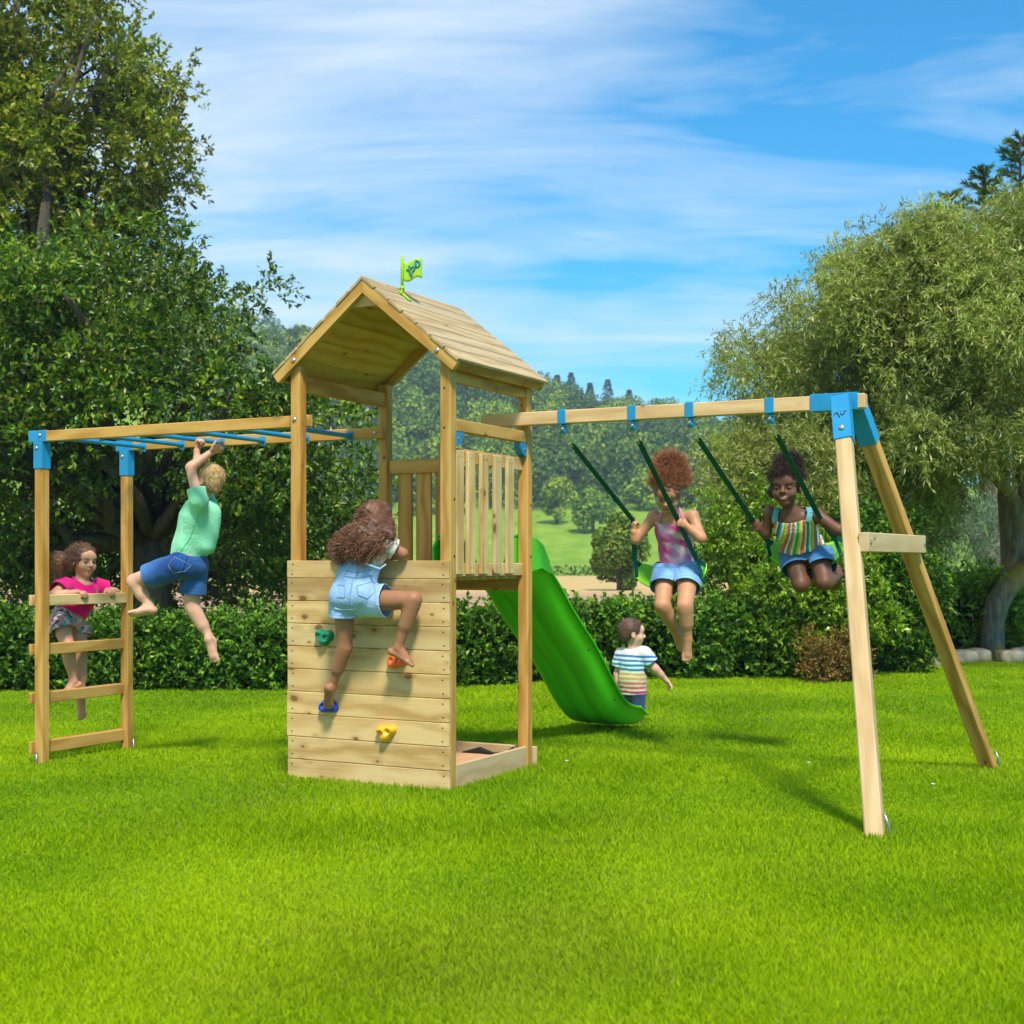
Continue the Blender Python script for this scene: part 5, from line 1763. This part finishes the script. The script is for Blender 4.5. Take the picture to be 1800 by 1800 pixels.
def mat_far():
    t = NT('valley_ground')
    co = t.n('ShaderNodeTexCoord').outputs['Object']
    sp = t.n('ShaderNodeSeparateXYZ'); t.l(co, sp.inputs[0])
    nz = t.noise(t.mapping(co, (.05, .02, .05)), 1., 3)
    n2 = t.noise(t.mapping(co, (.35, .12, .3)), 1., 4, .65)
    n3 = t.noise(co, 2.5, 4, .7)
    dist = t.math('ADD', sp.outputs[1], t.math('MULTIPLY', t.math('SUBTRACT', nz.outputs[0], .5), 14.))
    soil = t.ramp(n3.outputs[0], [(.3, (.30, .185, .115)), (.7, (.44, .29, .19))]).outputs[0]
    stub = t.ramp(n3.outputs[0], [(.3, (.40, .27, .10)), (.7, (.58, .42, .19))]).outputs[0]
    mead = t.ramp(n2.outputs[0], [(.3, (.12, .23, .018)), (.7, (.23, .34, .035))]).outputs[0]
    f1 = t.ramp(t.math('DIVIDE', dist, 200.), [(.27, 0.), (.33, 1.)]).outputs[0]
    f2 = t.ramp(t.math('DIVIDE', dist, 200.), [(.665, 0.), (.685, 1.)]).outputs[0]
    c = t.mix(f2, t.mix(f1, soil, stub), mead)
    return t.done(t.bsdf(c, .95, .05))
ys = np.concatenate([np.linspace(21, 140, 24), np.linspace(150, 460, 50), np.linspace(500, 1100, 8)])
grid_mesh('valley_ground', np.linspace(-420, 420, 141), ys, hill_z, mat_far())

def far_tree_leaves(r, pos, R, Hh, n, bright, leaf, hemi=True):
    """lumpy crown made of a dozen lobes"""
    k = 11 if hemi else 22
    d = unit(r, k); d[:, 2] = np.where(np.arange(k) < 4, -np.abs(d[:, 2]), np.abs(d[:, 2]))
    cc = pos + np.array([0, 0, Hh * .42]) + d * np.array([R * .55, R * .55, Hh * .38])
    rr = R * (r.uniform(.38, .58, k) if hemi else r.uniform(.22, .50, k))
    i = r.integers(0, k, n); q = unit(r, n)
    if hemi: q[:, 2] = np.where(q[:, 2] < -.3, -q[:, 2], q[:, 2])
    P = cc[i] + q * rr[i][:, None] * r.uniform(.85, 1.08, n)[:, None]
    Nn = q + unit(r, n) * .5
    D_ = np.cross(Nn, unit(r, n))
    L = leaf * r.uniform(.6, 1.4, n)
    col = (bright * r.uniform(.9, 1.1, n))[:, None] * np.ones((1, 3))
    return P, D_, Nn, L, L * .85, col

def make_woods():
    r = np.random.default_rng(5)
    acc = []
    rowy = YT0
    while rowy < YT1 + 6:
        step = 8.6
        u0, u1 = 330, 1420
        x0, x1 = (u0 - CX) * rowy / F, (u1 - CX) * rowy / F
        for x in np.arange(x0, x1, step):
            xx, yy = x + r.uniform(-3, 3), rowy + r.uniform(-3, 3)
            R = r.uniform(3.6, 6.6); Hh = R * r.uniform(1.6, 2.3)
            z = float(hill_z(np.array(xx), np.array(yy)))
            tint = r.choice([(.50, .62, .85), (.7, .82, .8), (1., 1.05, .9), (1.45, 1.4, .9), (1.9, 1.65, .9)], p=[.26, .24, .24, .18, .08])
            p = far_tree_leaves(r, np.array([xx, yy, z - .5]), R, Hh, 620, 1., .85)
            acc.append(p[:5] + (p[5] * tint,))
        rowy += 8.2
    A = [np.concatenate([a[i] for a in acc]) for i in range(6)]
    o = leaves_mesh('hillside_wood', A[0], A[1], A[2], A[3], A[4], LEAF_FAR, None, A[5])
    o['kind'] = 'stuff'; o['label'] = 'dense broadleaf wood covering the far hillside'
make_woods()

def far_thing(name, label, cat, u, vb, d, wpx, hpx, n, tint, leaf, group=None, seed=0, mat=None):
    r = np.random.default_rng(seed)
    p = px(u, vb, d); z = float(hill_z(np.array(p[0]), np.array(p[1]))) if d > 30 else p[2]
    top = px(u, vb - hpx, d)[2]
    base = np.array([p[0], p[1], z])
    root = empty(name, base); tag(root, label, cat, group)
    R = wpx * d / F / 2; Hh = max(top - z, 1.) 
    A = far_tree_leaves(r, np.array([0, 0, Hh * .02]), R * .95, Hh * .92, int(n * 1.3), 1., leaf, False)
    leaves_mesh('crown', A[0], A[1], A[2], A[3], A[4], mat or LEAF_FAR, root, A[5] * tint)
    m = MB(); m.tube([(0, 0, -.3), (0, 0, Hh * .5)], [R * .09, R * .05], 7); m.obj('trunk', BARK, root)
    return root
G_M = 'trees standing in the meadow'
far_thing('meadow_tree', 'rounded dark green bushy tree standing at the edge of the stubble field', 'tree', 1088, 1034, 66, 112, 150, 5200, (1.0, 1.0, .8), .20, None, 1)
far_thing('meadow_tree', 'yellowish round topped tree at the foot of the wood, above the slide', 'tree', 978, 905, 228, 66, 82, 2200, (1.75, 1.5, .8), .55, G_M, 2)
far_thing('meadow_tree', 'green spreading tree in the meadow just right of the yellowish one', 'tree', 1042, 932, 215, 84, 82, 2600, (1.2, 1.3, .9), .5, G_M, 3)
far_thing('meadow_tree', 'small bluish tree low in the meadow behind the pink top girl', 'tree', 1258, 1000, 110, 60, 74, 2200, (.9, 1.05, 1.2), .32, G_M, 4)
far_thing('meadow_tree', 'dull green tree on the meadow rim left of the rainbow top girl', 'tree', 1262, 905, 205, 95, 60, 2200, (.9, 1.1, .9), .5, G_M, 5)
far_thing('meadow_tree', 'dark green tree at the left rim of the meadow behind the climbing girl', 'tree', 600, 960, 190, 120, 90, 2600, (.9, 1.0, .9), .5, G_M, 6)
far_thing('meadow_tree', 'low olive bush by the field edge right of the swing girl', 'bush', 1232, 1035, 62, 50, 50, 1800, (1.3, 1.2, .9), .18, G_M, 7)

def far_conifer(u, vt, d, hpx, label, seed):
    r = np.random.default_rng(seed)
    x = (u - CX) * d / F; z = float(hill_z(np.array(x), np.array(d)))
    ztop = CAMH + (HY - vt) * d / F; Hh = ztop - z + 1
    root = empty('skyline_conifer', (x, d, z)); tag(root, label, 'conifer', 'conifers on the skyline')
    n = 900; t = r.random(n) ** .8
    tier = np.floor(t * 11) / 11
    R = (1 - t * .98) * hpx * d / F * .34 * (1.15 - (t - tier) * 3)
    a = r.uniform(0, 2 * pi, n); rr = R * r.uniform(.3, 1.1, n)
    P = np.stack([rr * np.cos(a), rr * np.sin(a), Hh * (.25 + .75 * t) - rr * .25], 1)
    Dd = np.stack([np.cos(a), np.sin(a), np.full(n, -.35)], 1)
    LL = np.full(n, 1.0) * r.uniform(.5, 1.2, n)
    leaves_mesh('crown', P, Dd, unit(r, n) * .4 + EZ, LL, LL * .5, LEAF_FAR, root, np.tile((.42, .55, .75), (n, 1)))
    m = MB(); m.tube([(0, 0, -1), (0, 0, Hh * .97)], [.35, .05], 6); m.obj('trunk', BARK, root)
for k, (u, vt, hp, lb) in enumerate(((979, 664, 52, 'pointed dark conifer on the skyline, first to the right of the roof eave'), (1004, 660, 50, 'ragged dark conifer on the skyline, second to the right of the roof eave'), (1037, 678, 46, 'short dark conifer on the skyline, third to the right of the roof eave'), (1068, 672, 60, 'broad dark spruce on the skyline above the second swing strap'), (1106, 690, 48, 'slim dark conifer on the skyline, rightmost before the pale leaved tree'))):
    far_conifer(u, vt, 432, hp, lb, 30 + k)

# low dark hedge along the far edge of the stubble
r_ = np.random.default_rng(3)
n = 9000
P = np.stack([r_.uniform(-90, 60, n), 139 + r_.normal(size=n) * .6, r_.uniform(-.3, .75, n)], 1)
L_ = r_.uniform(.15, .4, n)
o = leaves_mesh('field_hedge', P, unit(r_, n), unit(r_, n), L_, L_ * .8, LEAF_FAR, None, np.tile((.45, .5, .6), (n, 1)))
tag(o, 'low dark hedge line along the far edge of the stubble field', 'hedge')

# ================================================================ garden hedges and shrubs
def hedge(name, label, x0, x1, y0, y1, h, n, leaf, seed, mat=LEAF_HED, zf=None):
    r = np.random.default_rng(seed)
    root = empty(name, ((x0 + x1) / 2, (y0 + y1) / 2, 0)); tag(root, label, 'hedge')
    c0 = np.array([(x0 + x1) / 2, (y0 + y1) / 2, 0])
    k = int((x1 - x0) * 44)
    cx = r.uniform(x0, x1, k); side = r.random(k)
    top = side < .42
    cy = np.where(top, r.uniform(y0, y1, k), y0 + r.uniform(-.05, .18, k))
    hh = h * (1 + .09 * wob(np.stack([cx, cx * 0, cx * 0], 1), 1.4, seed)) 
    cz = np.where(top, hh - .08 + r.normal(size=k) * .05, r.uniform(.02, 1, k) * hh)
    C = np.stack([cx, cy, cz + ground_z(cx, cy)], 1)
    per = n // (k * 7)
    A = sprigs(r, C, r.uniform(.12, .25, k), per, 7, leaf, .62, .12, .1, .6, .45, r.uniform(.7, 1.45, k), 1., .45)
    leaves_mesh('foliage', A[0] - c0, A[1], A[2], A[3], A[4], mat, root, A[5])
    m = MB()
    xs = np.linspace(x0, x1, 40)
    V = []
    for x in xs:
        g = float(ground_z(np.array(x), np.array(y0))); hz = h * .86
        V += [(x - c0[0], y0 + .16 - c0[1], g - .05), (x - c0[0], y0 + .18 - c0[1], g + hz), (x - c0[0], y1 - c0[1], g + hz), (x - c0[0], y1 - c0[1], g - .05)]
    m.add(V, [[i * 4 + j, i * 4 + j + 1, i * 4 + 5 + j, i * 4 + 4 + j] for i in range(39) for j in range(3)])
    m.obj('stems_or_core', CORE_DARK, root)  # dark core box added inside the leaves to block the view through
hedge('hedge', 'long clipped green hedge along the back of the lawn', -7.2, 3.3, 15.0, 16.2, .68, 105000, .062, 11)
hedge('hedge', 'short hedge to the right between the shrubs and the crooked trunk', 5.0, 7.1, 18.6, 19.6, .86, 20000, .060, 12, LEAF_SHR)
hedge('hedge', 'leafy bank of hedge in the shade behind the crooked trunk', 7.0, 10.5, 20.4, 21.4, 1.05, 16000, .07, 14, LEAF_SHR)

def shrub(name, label, cat, c, rad, n, leaf, wd, mat, seed, group=None, clumps=40, stems_or_core=True, tw=.14, droop=.1, upw=.4, bright=(.8, 1.15)):
    r = np.random.default_rng(seed)
    base = np.array([c[0], c[1], float(ground_z(np.array(c[0]), np.array(c[1])))])
    root = empty(name, base); tag(root, label, cat, group)
    C, R, f = crown_clumps(r, c, rad, clumps, min(rad) * .22, min(rad) * .40, .35, -.95)
    per = max(1, n // (len(C) * 7))
    A = sprigs(r, C, R, per, 7, leaf, wd, tw, droop, .7, upw, r.uniform(*bright, len(C)))
    ok = A[0][:, 2] > base[2] + .01
    leaves_mesh('foliage', A[0][ok] - base, A[1][ok], A[2][ok], A[3][ok], A[4][ok], mat, root, A[5][ok])
    m = MB()
    for q in C[:14]:
        b = base * 0 + np.array([r.normal() * .06, r.normal() * .06, -.05]); q = q - base
        m.tube([b, mid(b, q, .5) + r.normal(size=3) * .05, q], [.018, .012, .005], 6)
    m.obj('stems_or_core', BARK, root)
shrub('shrub', 'tall yellow green shrub behind the swings, left of the others', 'shrub', (2.95, 16.1, 1.0), (.85, .8, 1.05), 26000, .062, .55, LEAF_SHR, 41, clumps=60)
shrub('shrub', 'bright leafy shrub behind the rainbow top girl', 'shrub', (3.35, 15.3, .82), (.72, .6, .85), 24000, .066, .55, LEAF_SHR, 42, clumps=55)
shrub('shrub', 'dark glossy shrub behind the front swing leg', 'shrub', (4.25, 15.9, .85), (.75, .6, .95), 24000, .075, .5, LEAF_HED, 43, clumps=50)
shrub('shrub', 'loose green shrub seen between the two swing legs', 'shrub', (4.75, 18.3, .95), (.75, .6, 1.1), 16000, .065, .5, LEAF_SHR, 44, clumps=45)
shrub('shrub', 'low russet and orange shrub at the foot of the hedge', 'shrub', (3.42, 14.55, .20), (.34, .3, .36), 9000, .036, .5, LEAF_RED, 45, clumps=40, tw=.10, upw=.7)
shrub('shrub', 'pale blue grey shrub under the pale leaved tree', 'shrub', (7.5, 24., 1.9), (1.15, .8, .95), 16000, .13, .10, LEAF_GLA, 46, clumps=45, tw=.2, upw=.6)
shrub('shrub', 'small bright shrub beside the crooked trunk', 'shrub', (7.15, 19.8, .45), (.45, .4, .5), 7000, .06, .3, LEAF_SHR, 47, clumps=25, upw=.8)

# stones of the low edging
M_STONE = mat_plain('pale_stone', (.55, .44, .31), .9, .15, .8, 14, .35)
r = np.random.default_rng(9)
for k, (u, v, w_) in enumerate(((1632, 1168, 38), (1662, 1163, 36), (1694, 1157, 40), (1722, 1152, 34), (1776, 1158, 38), (1795, 1150, 40), (1650, 1176, 26))):
    d = 16.9 + (1176 - v) * .03
    p = px(u, v, d); p[2] = float(ground_z(np.array(p[0]), np.array(p[1])))
    bm = bmesh.new(); bmesh.ops.create_icosphere(bm, subdivisions=3, radius=1)
    sx, sy, sz = w_ * d / F * .60, .15, r.uniform(.07, .11)
    V = np.array([vv.co[:] for vv in bm.verts]); Fc = [[q.index for q in f.verts] for f in bm.faces]; bm.free()
    V = np.sign(V) * np.abs(V) ** .62
    V = V * (1 + .12 * wob(V, 2.6, k + 1) + .05 * wob(V, 8, k + 9))[:, None] * (sx, sy, sz)
    o = mesh_obj('stone', V, Fc, M_STONE, None, True, loc=p + np.array([0, 0, sz * .55]))
    tag(o, 'rough pale stone in the low edging at the foot of the crooked trunk', 'stone', 'stones of the low garden edging')
m = MB(); m.box((0, 0, .05), (.21, .03, .055), bev=.006)
o = m.obj('edging_board', mat_wood('old_board', (.16, .11, .07), (.24, .17, .11), (.3, .22, .15), .3), None, loc=px(1612, 1170, 17.0) * (1, 1, 0))
tag(o, 'short weathered wooden edging board beside the pale stones', 'edging board')

# ================================================================ trees
def oak(name, label, base, c, rad, clumps, n, leaf, mat, seed, fork_h, extra=(), rr=(.32, .58), bright=(.45, 1.45), r0=.3, void=-.42):
    r = np.random.default_rng(seed)
    base = np.asarray(base, float)
    root = empty(name, base); tag(root, label, 'tree')
    C, R, f = crown_clumps(r, c, rad, clumps, *rr, .33, -.97, .16)
    for (ec, er, en) in extra:
        C2, R2, _ = crown_clumps(r, ec, er, en, *rr, .4, -.97, .16)
        C = np.concatenate([C, C2]); R = np.concatenate([R, R2])
    k = 9; per = max(1, n // (len(C) * k))
    A = sprigs(r, C, R, per, k, leaf, .52, leaf * 2.6, .15, .75, .25, r.uniform(*bright, len(C)), .8, .3, .35)
    sp = np.repeat(A[0].reshape(-1, k, 3)[:, 0], k, axis=0)
    ok = (A[0][:, 2] > base[2] + .25) & (wob(sp, 3.4, seed) + .7 * wob(sp, 6.5, seed + 1) + r.normal(size=len(sp)).reshape(-1, k)[:, :1].repeat(k, 1).ravel() * .25 > void)
    leaves_mesh('crown', A[0][ok] - base, A[1][ok], A[2][ok], A[3][ok], A[4][ok], mat, root, A[5][ok])
    m = MB()
    fork = np.array([r.normal() * .1, r.normal() * .1, fork_h])
    tg = [q - base for q in C[r.choice(len(C), min(46, len(C)), replace=False)]]
    limbs(m, np.zeros(3), fork, tg, r0, r0 * .42, r, .09)
    m.obj('trunk', BARK, root, True)
oak('oak_tree', 'large dark green oak filling the left side behind the monkey bars', (-5.1, 19.4, -.12), (-5.4, 17.9, 3.75), (2.75, 2.3, 1.75), 190, 150000, .086, LEAF_OAK, 61, 1.7,
    extra=[((-5.2, 20.4, 1.5), (3.3, 1.0, 1.7), 120), ((-3.1, 17.9, 2.5), (1.25, 1.0, 1.15), 60), ((-3.0, 18.6, 1.5), (1.2, .7, 1.0), 36), ((-7.6, 17.6, 2.9), (1.6, 1.5, 1.5), 50), ((-6.9, 19.6, 1.2), (1.2, .8, 1.2), 60), ((-5.9, 17.4, 4.4), (1.6, 1.3, .9), 50)])
oak('oak_tree', 'tall olive green tree rising behind the dark oak in the upper left corner', (-8.2, 24., -.12), (-8.1, 24., 8.6), (2.55, 2.3, 3.1), 190, 105000, .110, LEAF_OAK2, 62, 3.6,
    extra=[((-8.4, 24., 5.6), (2.9, 2.2, 1.6), 90), ((-9.6, 24, 9.5), (1.5, 1.5, 2.2), 40)], rr=(.35, .7), r0=.36, void=-.85)

def willow():
    r = np.random.default_rng(71)
    base = px(1745, 1166, 18.4); base[2] = float(ground_z(np.array(base[0]), np.array(base[1])))
    root = empty('pale_leaved_tree', base); tag(root, 'broad grey green tree with narrow leaves and a crooked lichen covered trunk on the right', 'tree')
    c = np.array([6.25, 17.6, 3.15]); rad = np.array([3.35, 2.6, 2.75])
    C, R, f = crown_clumps(r, c, rad, 430, .28, .52, .30, -.35, .11)
    # hanging skirts lower left
    C2, R2, _ = crown_clumps(r, (3.55, 16.9, 2.2), (1.05, .9, .95), 60, .22, .40, .4, -.97)
    C3, R3, _ = crown_clumps(r, (5.0, 16.9, 4.35), (1.3, 1.1, .95), 60, .24, .42, .4, -.97)
    C4, R4, _ = crown_clumps(r, (5.6, 18.4, 2.35), (1.9, 1.2, .8), 70, .22, .42, .5, -.97)
    C = np.concatenate([C, C2, C3, C4]); R = np.concatenate([R, R2, R3, R4])
    uu = CX + F * C[:, 0] / C[:, 1]; vv = HY - F * (C[:, 2] - CAMH) / C[:, 1]
    ok = (C[:, 2] > 1.55) & ~((uu > 1660) & (vv > 815) & (C[:, 1] < 19.2)) & (wob(C, 1.9, 5) + .4 * wob(C, 4, 6) > -.55)
    C, R = C[ok], R[ok]
    k = 11; per = max(1, 500000 // (len(C) * k))
    A = sprigs(r, C, R, per, k, .080, .21, .25, .48, .55, .15, r.uniform(.7, 1.2, len(C)), .9, .3, .3)
    leaves_mesh('crown', A[0] - base, A[1], A[2], A[3], A[4], LEAF_WIL, root, A[5])
    def W(*pts): return [px(u, v, d) - base for u, v, d in pts]
    m = MB()
    m.tube(W((1746, 1175, 18.4), (1744, 1135, 18.4), (1745, 1095, 18.4), (1752, 1062, 18.4), (1772, 1030, 18.4), (1806, 1000, 18.4), (1850, 960, 18.4), (1890, 880, 18.3), (1900, 760, 18.2)), [.21, .165, .155, .165, .15, .14, .13, .11, .06], 14)
    m.tube(W((1752, 1066, 18.4), (1768, 1030, 18.5), (1786, 980, 18.6), (1793, 925, 18.6), (1782, 880, 18.5), (1752, 838, 18.3), (1700, 800, 18.), (1630, 740, 17.6), (1560, 660, 17.2)), [.15, .125, .105, .10, .095, .085, .07, .05, .02], 12)
    m.tube(W((1790, 935, 18.6), (1800, 860, 18.7), (1790, 780, 18.7), (1770, 660, 18.6), (1740, 540, 18.4)), [.09, .08, .07, .05, .02], 10)
    m.tube(W((1752, 838, 18.3), (1745, 760, 18.2), (1700, 640, 18.), (1650, 520, 17.8)), [.07, .06, .04, .015], 8)
    m.tube(W((1700, 800, 18.), (1640, 830, 17.6), (1570, 895, 17.2), (1520, 925, 17.)), [.035, .025, .018, .008], 7)
    m.tube(W((1610, 855, 17.4), (1580, 905, 17.3), (1560, 930, 17.3)), [.018, .012, .006], 6)
    for q in C[r.choice(len(C), 60, replace=False)]:
        s_ = W((r.uniform(1640, 1800), r.uniform(600, 800), 18.))[0]; q = q - base
        m.tube([s_, mid(s_, q, .5) + r.normal(size=3) * .15, q], [.022, .014, .005], 5)
    m.obj('trunk', BARK_W, root, True)
willow()
# a second stem behind it, on its own
b2 = px(1790, 1166, 19.6); b2[2] = -.02
m = MB()
pts = [px(1790, 1180, 19.6), px(1784, 1110, 19.6), px(1776, 1040, 19.6), px(1772, 960, 19.6), px(1766, 880, 19.6), px(1760, 760, 19.5)]
m.tube([p - b2 for p in pts], [.17, .13, .12, .11, .10, .06], 12)
rt = empty('bare_tree', b2); tag(rt, 'straight pale brown trunk just right of and behind the crooked trunk', 'tree')
m.obj('trunk', mat_bark('pale_bark', (.17, .12, .085), (.36, .28, .20)), rt, True)
rr_ = np.random.default_rng(8)
C = np.array([px(1760, 740, 19.5) - b2 + rr_.normal(size=3) * .5 for _ in range(14)])
A = sprigs(rr_, C, np.full(14, .4), 30, 9, .08, .2, .25, .4)
leaves_mesh('crown', A[0], A[1], A[2], A[3], A[4], LEAF_WIL, rt, A[5])
# dark conifer that shows above the pale tree at the right edge
def dark_conifer():
    r = np.random.default_rng(77)
    base = np.array([11.15, 30., -.1]); root = empty('dark_conifer', base); tag(root, 'dark conifer tips rising above the pale leaved tree at the right edge', 'conifer')
    m = MB(); Ps, Ds = [], []
    for lu, lv, cnt in ((1793, 240, 60), (1728, 298, 46), (1672, 340, 36)):
        tp = px(lu, lv, 30.) - base; tip = tp[2]; ft = np.array([tp[0], 0, tip * .35])
        m.tube([(0, 0, -.2), ft, (tp[0], 0, tip)], [.28, .16, .02], 8)
        for k in range(cnt):
            t = 1 - r.random() ** 1.4 * .42; z = tip * t; L = (1.0 - t) * 5.5 * r.uniform(.6, 1.15) + .16; a = r.uniform(0, 2 * pi)
            o_ = np.array([tp[0], 0, z]); d = nrm((cos(a), sin(a), .40))
            m.tube([o_, o_ + d * L], [.022, .006], 5)
            for q in np.linspace(.05, 1.08, int(24 * L) + 6):
                for s_ in range(5):
                    Ps.append(o_ + d * L * q); Ds.append(d * 1.0 + unit(r, 1)[0] * .7)
    Ps, Ds = np.array(Ps), np.array(Ds); n = len(Ps); LL = r.uniform(.10, .20, n)
    m.obj('trunk', BARK, root)
    leaves_mesh('crown', Ps, Ds, unit(r, n), LL, LL * .15, LEAF_OAK, root, np.tile((.55, .7, .8), (n, 1)))
dark_conifer()
# ================================================================ camera, sun, sky
cam = bpy.data.cameras.new('camera'); co = bpy.data.objects.new('camera', cam); COL.objects.link(co)
co.location = (0, 0, CAMH); co.rotation_euler = (pi / 2, 0, 0)
cam.sensor_width = 36; cam.lens = 36 * F / 1800; cam.shift_y = (HY - 900) / 1800; cam.clip_end = 3000; cam.clip_start = .05
cam.dof.use_dof = True; cam.dof.focus_distance = 8.8; cam.dof.aperture_fstop = 4.3
scene.camera = co
SUN_AZ, SUN_EL = 40., 56.     # azimuth of the sun seen from the tower: degrees from -Y of the frame towards its +X
a = radians(SUN_AZ)
sdir = (-EY * cos(a) + EX * sin(a)) * cos(radians(SUN_EL)) + EZ * sin(radians(SUN_EL))
sl_ = bpy.data.lights.new('sun', 'SUN'); so_ = bpy.data.objects.new('sun', sl_); COL.objects.link(so_)
sl_.energy = 3.5; sl_.angle = radians(9); sl_.color = (1., .94, .84)
so_.rotation_euler = Vector(sdir).to_track_quat('Z', 'Y').to_euler()
so_.location = (0, -5, 20)
w = bpy.data.worlds.new('World'); scene.world = w; w.use_nodes = True
t = w.node_tree; t.nodes.clear()
def N(typ, **k):
    x = t.nodes.new(typ)
    for p, q in k.items(): setattr(x, p, q)
    return x
L = t.links.new
out = N('ShaderNodeOutputWorld'); bg = N('ShaderNodeBackground')
sky = N('ShaderNodeTexSky', sky_type='NISHITA'); sky.sun_disc = False
sky.sun_elevation = radians(SUN_EL); sky.sun_rotation = math.atan2(sdir[0], sdir[1])
sky.ozone_density = 2.5; sky.air_density = 1.0; sky.dust_density = .4; sky.altitude = 200
hs = N('ShaderNodeHueSaturation'); hs.inputs['Hue'].default_value = .485; hs.inputs['Saturation'].default_value = 1.32; hs.inputs['Value'].default_value = 1.05
L(sky.outputs[0], hs.inputs['Color'])
tint = N('ShaderNodeMix', data_type='RGBA', blend_type='MULTIPLY'); tint.inputs[0].default_value = 1.; L(hs.outputs[0], tint.inputs[6]); tint.inputs[7].default_value = (.22, .68, .81, 1)
tc = N('ShaderNodeTexCoord'); sep = N('ShaderNodeSeparateXYZ'); L(tc.outputs['Generated'], sep.inputs[0])
def M(op, p, q=0.):
    m = N('ShaderNodeMath', operation=op)
    for s_, v_ in ((m.inputs[0], p), (m.inputs[1], q)):
        if hasattr(v_, 'node'): L(v_, s_)
        else: s_.default_value = v_
    return m.outputs[0]
den = M('ADD', M('MAXIMUM', sep.outputs[2], 0.), .16)
cx_, cy_ = M('DIVIDE', sep.outputs[0], den), M('DIVIDE', sep.outputs[1], den)
comb = N('ShaderNodeCombineXYZ'); L(cx_, comb.inputs[0]); L(cy_, comb.inputs[1])
def noise(vec, scale, det, rough, dist):
    n_ = N('ShaderNodeTexNoise'); n_.inputs['Scale'].default_value = scale; n_.inputs['Detail'].default_value = det
    n_.inputs['Roughness'].default_value = rough; n_.inputs['Distortion'].default_value = dist; L(vec, n_.inputs['Vector']); return n_.outputs[0]
def mapv(vec, sc, rot, loc=(0, 0, 0)):
    m = N('ShaderNodeMapping'); m.inputs['Scale'].default_value = sc; m.inputs['Rotation'].default_value = (0, 0, radians(rot)); m.inputs['Location'].default_value = loc
    L(vec, m.inputs['Vector']); return m.outputs[0]
veil = noise(mapv(comb.outputs[0], (.7, 1.5, 1), 26, (1.7, .4, 0)), 1.0, 5, .52, .5)
streak = noise(mapv(comb.outputs[0], (1.1, 3.0, 1), 30, (3.3, 1.1, 0)), 1.1, 9, .66, .8)
wisps = M('ADD', M('MULTIPLY', veil, .80), M('MULTIPLY', streak, .42))
# more haze towards the left of the valley and low down
wisps = M('ADD', wisps, M('MULTIPLY', sep.outputs[0], -.22))
rp = N('ShaderNodeValToRGB'); e = rp.color_ramp.elements
e[0].position, e[0].color = .50, (0, 0, 0, 1); e[1].position, e[1].color = .78, (1, 1, 1, 1)
L(wisps, rp.inputs[0])
mx = N('ShaderNodeMix', data_type='RGBA'); L(M('MULTIPLY', rp.outputs[0], .85), mx.inputs[0]); L(tint.outputs[2], mx.inputs[6]); mx.inputs[7].default_value = (3.8, 4.3, 4.8, 1)
L(mx.outputs[2], bg.inputs['Color']); bg.inputs['Strength'].default_value = .145
L(bg.outputs[0], out.inputs['Surface'])
scene.view_settings.view_transform = 'Standard'; scene.view_settings.look = 'None'; scene.view_settings.exposure = .72; scene.view_settings.gamma = 1.
scene.cycles.max_bounces = 8; scene.cycles.diffuse_bounces = 3; scene.cycles.glossy_bounces = 2; scene.cycles.transmission_bounces = 3
scene.cycles.use_denoising = True
scene.cycles.caustics_reflective = False; scene.cycles.caustics_refractive = False

# ---- the air of the valley: one even box of pale haze
bm = bmesh.new(); bmesh.ops.create_cube(bm, size=1); me = bpy.data.meshes.new('haze'); bm.to_mesh(me); bm.free()
hz = bpy.data.objects.new('haze', me); COL.objects.link(hz)
hz.scale = (1000, 1230, 130); hz.location = (0, 555, 130 / 2 - 22); hz['kind'] = 'stuff'
t_ = NT('haze_air'); pv = t_.n('ShaderNodeVolumePrincipled'); pv.inputs['Density'].default_value = .00042; pv.inputs['Color'].default_value = (.70, .84, 1., 1); pv.inputs['Anisotropy'].default_value = .1
t_.l(pv.outputs[0], t_.out.inputs['Volume']); me.materials.append(t_.mat)
scene.cycles.volume_bounces = 0
